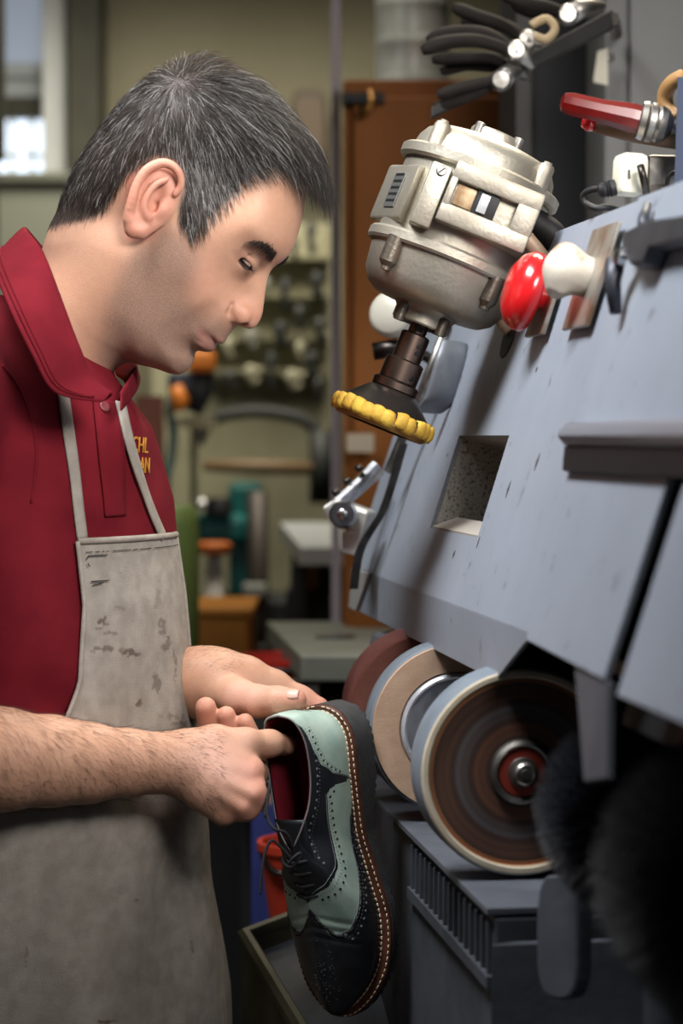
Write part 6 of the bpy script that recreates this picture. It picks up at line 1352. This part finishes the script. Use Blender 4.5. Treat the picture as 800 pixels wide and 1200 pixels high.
# green drum
GR = thing('green_drum', 'moss green drum standing behind the apron', 'drum', (pt(200, 700, 3.6).x, pt(200, 700, 3.6).y, 0))
c = pt(196, 600, 3.6); zt = pt(196, 592, 3.6).z; zb_ = pt(196, 748, 3.6).z; r_ = 37*3.6/FPX; mb = MB(); mb.lathe((c.x, c.y, 0), (0, 0, 1), [(zb_-.02, .01), (zb_-.02, r_*.9), (zb_, r_), (zt-.03, r_), (zt-.006, r_*.94), (zt, r_*.8), (zt, 0)], 32); mb.build('shell', mat('moss_green', rgb(104, 122, 64), .5), GR, angle=50)
mb = MB(); mb.lathe((c.x, c.y, 0), (0, 0, 1), [(0, r_*.9), (.02, r_*.9), (.03, .03), (zb_-.02, .03)], 24); mb.build('pedestal', BLACK, GR)
# teal machine
TEAL = mat('teal_enamel', rgb(18, 98, 94), .4, col2=rgb(14, 82, 80), scale=8)
TM = thing('teal_machine', 'teal enamelled stitching machine in the middle distance', 'machine', (pt(280, 700, 4.95).x, pt(280, 700, 4.95).y, 0))
mb = MB(); a, b = pt(268, 566, 4.95), pt(306, 566, 4.95); zb_ = pt(280, 700, 4.95).z; mb.box(((a.x+b.x)/2, a.y+.05, (a.z+zb_)/2), (b.x-a.x, .14, a.z-zb_), bev=.012); mb.build('column', TEAL, TM)
mb = MB(); slabpx(mb, 224, 602, 292, 640, 4.9, .12); mb.build('arm', TEAL, TM, bev=.02)
mb = MB(); mb.lathe(pt(236, 596, 4.89), (0, 0, 1), [(0, .02), (.012, .02), (.02, .012), (.02, 0)], 14); mb.build('cap', ALU, TM, angle=40)
mb = MB(); mb.lathe(pt(256, 600, 4.89), (0, 0, 1), [(-.005, .03), (.014, .03), (.03, .02), (.03, 0)], 14); mb.build('cap', BLACK, TM, angle=40)
mb = MB(); mb.box(((a.x+b.x)/2, a.y+.07, zb_/2), (.20, .26, zb_)); mb.build('stand', mat('stand_dark', rgb(40, 40, 42), .6), TM, bev=.01)
mb = MB(); mb.tube([pt(302, 576, 4.86), pt(303, 700, 4.86), pt(303, 790, 4.86)], .022, 12); mb.build('side_pipe', mat('pipe_dark', rgb(74, 66, 60), .5, .4), TM, True)
mb = MB(); slabpx(mb, 284, 684, 312, 700, 4.82, .06); mb.build('bracket', mat('pale_bracket', rgb(150, 150, 144), .5), TM, bev=.006)
# stool
ST = thing('stool', 'orange-seated stool with grey splayed legs', 'stool', (pt(250, 760, 4.45).x, pt(250, 760, 4.45).y, 0))
c = pt(251, 636, 4.45); mb = MB(); mb.lathe(c-Vector((0, 0, .022)), (0, 0, 1), [(0, .01), (0, .026), (.008, .034), (.018, .034), (.024, .026), (.024, 0)], 24); mb.build('seat', mat('orange_seat', rgb(190, 98, 32), .5), ST, angle=50)
for k in range(3): a = 2*math.pi*k/3-.5; mb = MB(); mb.tube([c-Vector((0, 0, .02)), Vector((c.x+.11*math.cos(a), c.y+.11*math.sin(a), 0))], .012, 10); mb.build('leg', mat('leg_grey', rgb(146, 140, 132), .5, .3), ST, True)
# yellow crate
mb = MB(); a, b = pt(205, 722, 3.9), pt(292, 722, 3.9); zb_ = a.z-.16; yc = a.y+.15; CRT = thing('crate', 'ochre yellow crate below the stool', 'crate', ((a.x+b.x)/2, yc, zb_))
mb.box(((a.x+b.x)/2, yc, (a.z+zb_)/2), (b.x-a.x, .26, a.z-zb_), bev=.008); mb.build('body', mat('ochre_plastic', rgb(176, 112, 30), .5), CRT)
mb = MB(); mb.box(((a.x+b.x)/2, yc, a.z+.005), (b.x-a.x+.012, .28, .016), bev=.004); mb.build('rim', mat('ochre_plastic', rgb(176, 112, 30), .5), CRT)
mb = MB(); zz_ = zb_-.002; mb.box(((a.x+b.x)/2, yc, zz_-.02), (.17, .3, .04)); 
for sx in (-.06, .06):
    for sy in (-.12, .12): mb.box(((a.x+b.x)/2+sx, yc+sy, (zz_-.04)/2), (.04, .04, zz_-.04))
o = mb.build('low_bench', mat('bench_dark', rgb(44, 40, 36), .7)); tag(o, 'dark low bench carrying the ochre crate', 'bench')
# white-topped table with machine below
WT = thing('white_table', 'white-topped work table at the left of the cabinet', 'table', (pt(372, 700, 4.4).x, pt(372, 700, 4.4).y, 0))
a = pt(328, 618, 4.45); zt = a.z; mb = MB(); mb.slab([pt(328, 612, 4.7), pt(420, 612, 4.7), pt(420, 642, 4.15), pt(352, 642, 4.15)], (0, 0, -.03)); mb.build('top', mat('white_laminate', rgb(188, 190, 190), .4), WT)
for px in (350, 412):
    for d in (4.25, 4.6): p = pt(px, 640, d); mb = MB(); mb.box((p.x, p.y, zt/2-.03), (.03, .03, zt-.06)); mb.build('leg', mat('leg_dark', rgb(40, 40, 40), .6), WT)
SW = thing('bench_grinder', 'dark bench grinder with bright guard under the white table', 'grinder', pt(360, 680, 4.4))
mb = MB(); mb.lathe(pt(348, 668, 4.35), (1, -.2, 0), [(0, .01), (0, .05), (.01, .055), (.12, .055), (.13, .04), (.13, 0)], 24); mb.build('motor', TOOLM[0], SW, angle=40)
mb = MB(); mb.lathe(pt(366, 672, 4.30), (.4, -.9, 0), [(0, .03), (0, .036), (.02, .036), (.022, .028), (.022, 0)], 24); mb.build('guard', ALU, SW, angle=40)
mb = MB(); p = pt(355, 690, 4.35); mb.box((p.x+.03, p.y, p.z/2), (.12, .16, p.z)); mb.build('stand', TOOLM[0], SW)
# grey slab bench
GB = thing('slab_bench', 'grey-green slab-topped bench before the cabinet', 'bench', (pt(380, 800, 3.3).x, pt(380, 800, 3.3).y, 0))
mb = MB(); P = [pt(312, 728, 3.75), pt(460, 728, 3.75), pt(460, 768, 3.1), pt(352, 768, 3.1)]; mb.slab(P, (0, 0, -.035)); mb.build('top', mat('slab_grey', rgb(128, 130, 118), .5, col2=rgb(112, 114, 102), scale=10), GB, bev=.003)
for p in P:
    q = p*.92+(P[0]+P[1]+P[2]+P[3])/4*.08; mb = MB(); mb.box((q.x, q.y, (p.z-.035)/2), (.04, .04, p.z-.035)); mb.build('leg', mat('bench_leg', rgb(60, 56, 48), .6), GB)
mb = MB(); q = sum(P, Vector())/4; mb.box((q.x, q.y, q.z-.12), (.30, .5, .13)); mb.build('apron_board', mat('bench_apron', rgb(48, 44, 38), .7), GB)
mb = MB(); c = pt(392, 749, 3.4); mb.lathe(c, (0, 0, 1), [(0, .005), (0, .026), (.004, .030), (.006, .030), (.005, .024), (.004, 0)], 20); o = mb.build('tin_lid', ALU, None, angle=40); tag(o, 'small bright tin lid on the grey slab bench', 'lid')
# red and blue things low down
RDP = mat('red_tub', rgb(186, 40, 28), .45)
def tub(x, y, d, r0, r1, h, label, m):
    c = pt(x, y, d); t = thing('tub', label, 'tub', (c.x, c.y, c.z-h)); mb = MB(); mb.lathe((c.x, c.y, c.z-h), (0, 0, 1), [(0, .005), (0, r0), (h-.012, r1), (h-.01, r1*1.06), (h, r1*1.06), (h, r1*.97), (.01, r0*.95), (.01, 0)], 28); mb.build('shell', m, t, angle=40)
    mb = MB(); mb.tube(crv([Vector((c.x-r1, c.y, c.z-.01)), Vector((c.x-r1*.6, c.y-r1*.9, c.z-h*.25)), Vector((c.x+r1*.6, c.y-r1*.9, c.z-h*.25)), Vector((c.x+r1, c.y, c.z-.01))], 20), .004, 8); mb.build('bail', DSTEEL, t, True)
    mb = MB(); mb.box((c.x, c.y, (c.z-h)/2), (r0*2.2, r0*2.2, c.z-h-.002)); o = mb.build('plinth', mat('plinth_dark', rgb(26, 25, 26), .8)); tag(o, 'dark plinth block carrying the '+label.split(' beside')[0].split(' behind')[0], 'plinth')
tub(334, 768, 3.35, .055, .065, .06, 'shallow red tub behind his far hand', RDP)
tub(362, 985, 2.86, .045, .060, .12, 'deep red-orange tub behind the shoe laces', mat('orange_red_tub', rgb(168, 46, 22), .6))
mb = MB(); a = pt(322, 935, 3.02); mb.box((a.x, a.y, a.z/2), (.06, .05, a.z), bev=.005); o = mb.build('blue_canister', mat('blue_paint', rgb(44, 52, 110), .5)); tag(o, 'slim blue canister standing by the red-orange tub', 'canister')
BN = thing('filler_bin', 'matt black bin added to darken the gap between apron and chute', 'bin', (pt(262, 1000, 3.4).x, pt(262, 1000, 3.4).y+.15, 0))  # added box, keeps the gap beside the apron near black
a, b = pt(236, 905, 3.45), pt(306, 905, 3.45); mb = MB(); mb.box(((a.x+b.x)/2, a.y+.16, a.z/2), (b.x-a.x, .30, a.z), bev=.006); mb.build('body', mat('matt_black', rgb(15, 15, 16), .9), BN)
mb = MB(); mb.box(((a.x+b.x)/2, a.y+.16, a.z+.006), (b.x-a.x+.008, .308, .012), bev=.003); mb.build('lid', mat('matt_black', rgb(15, 15, 16), .9), BN)
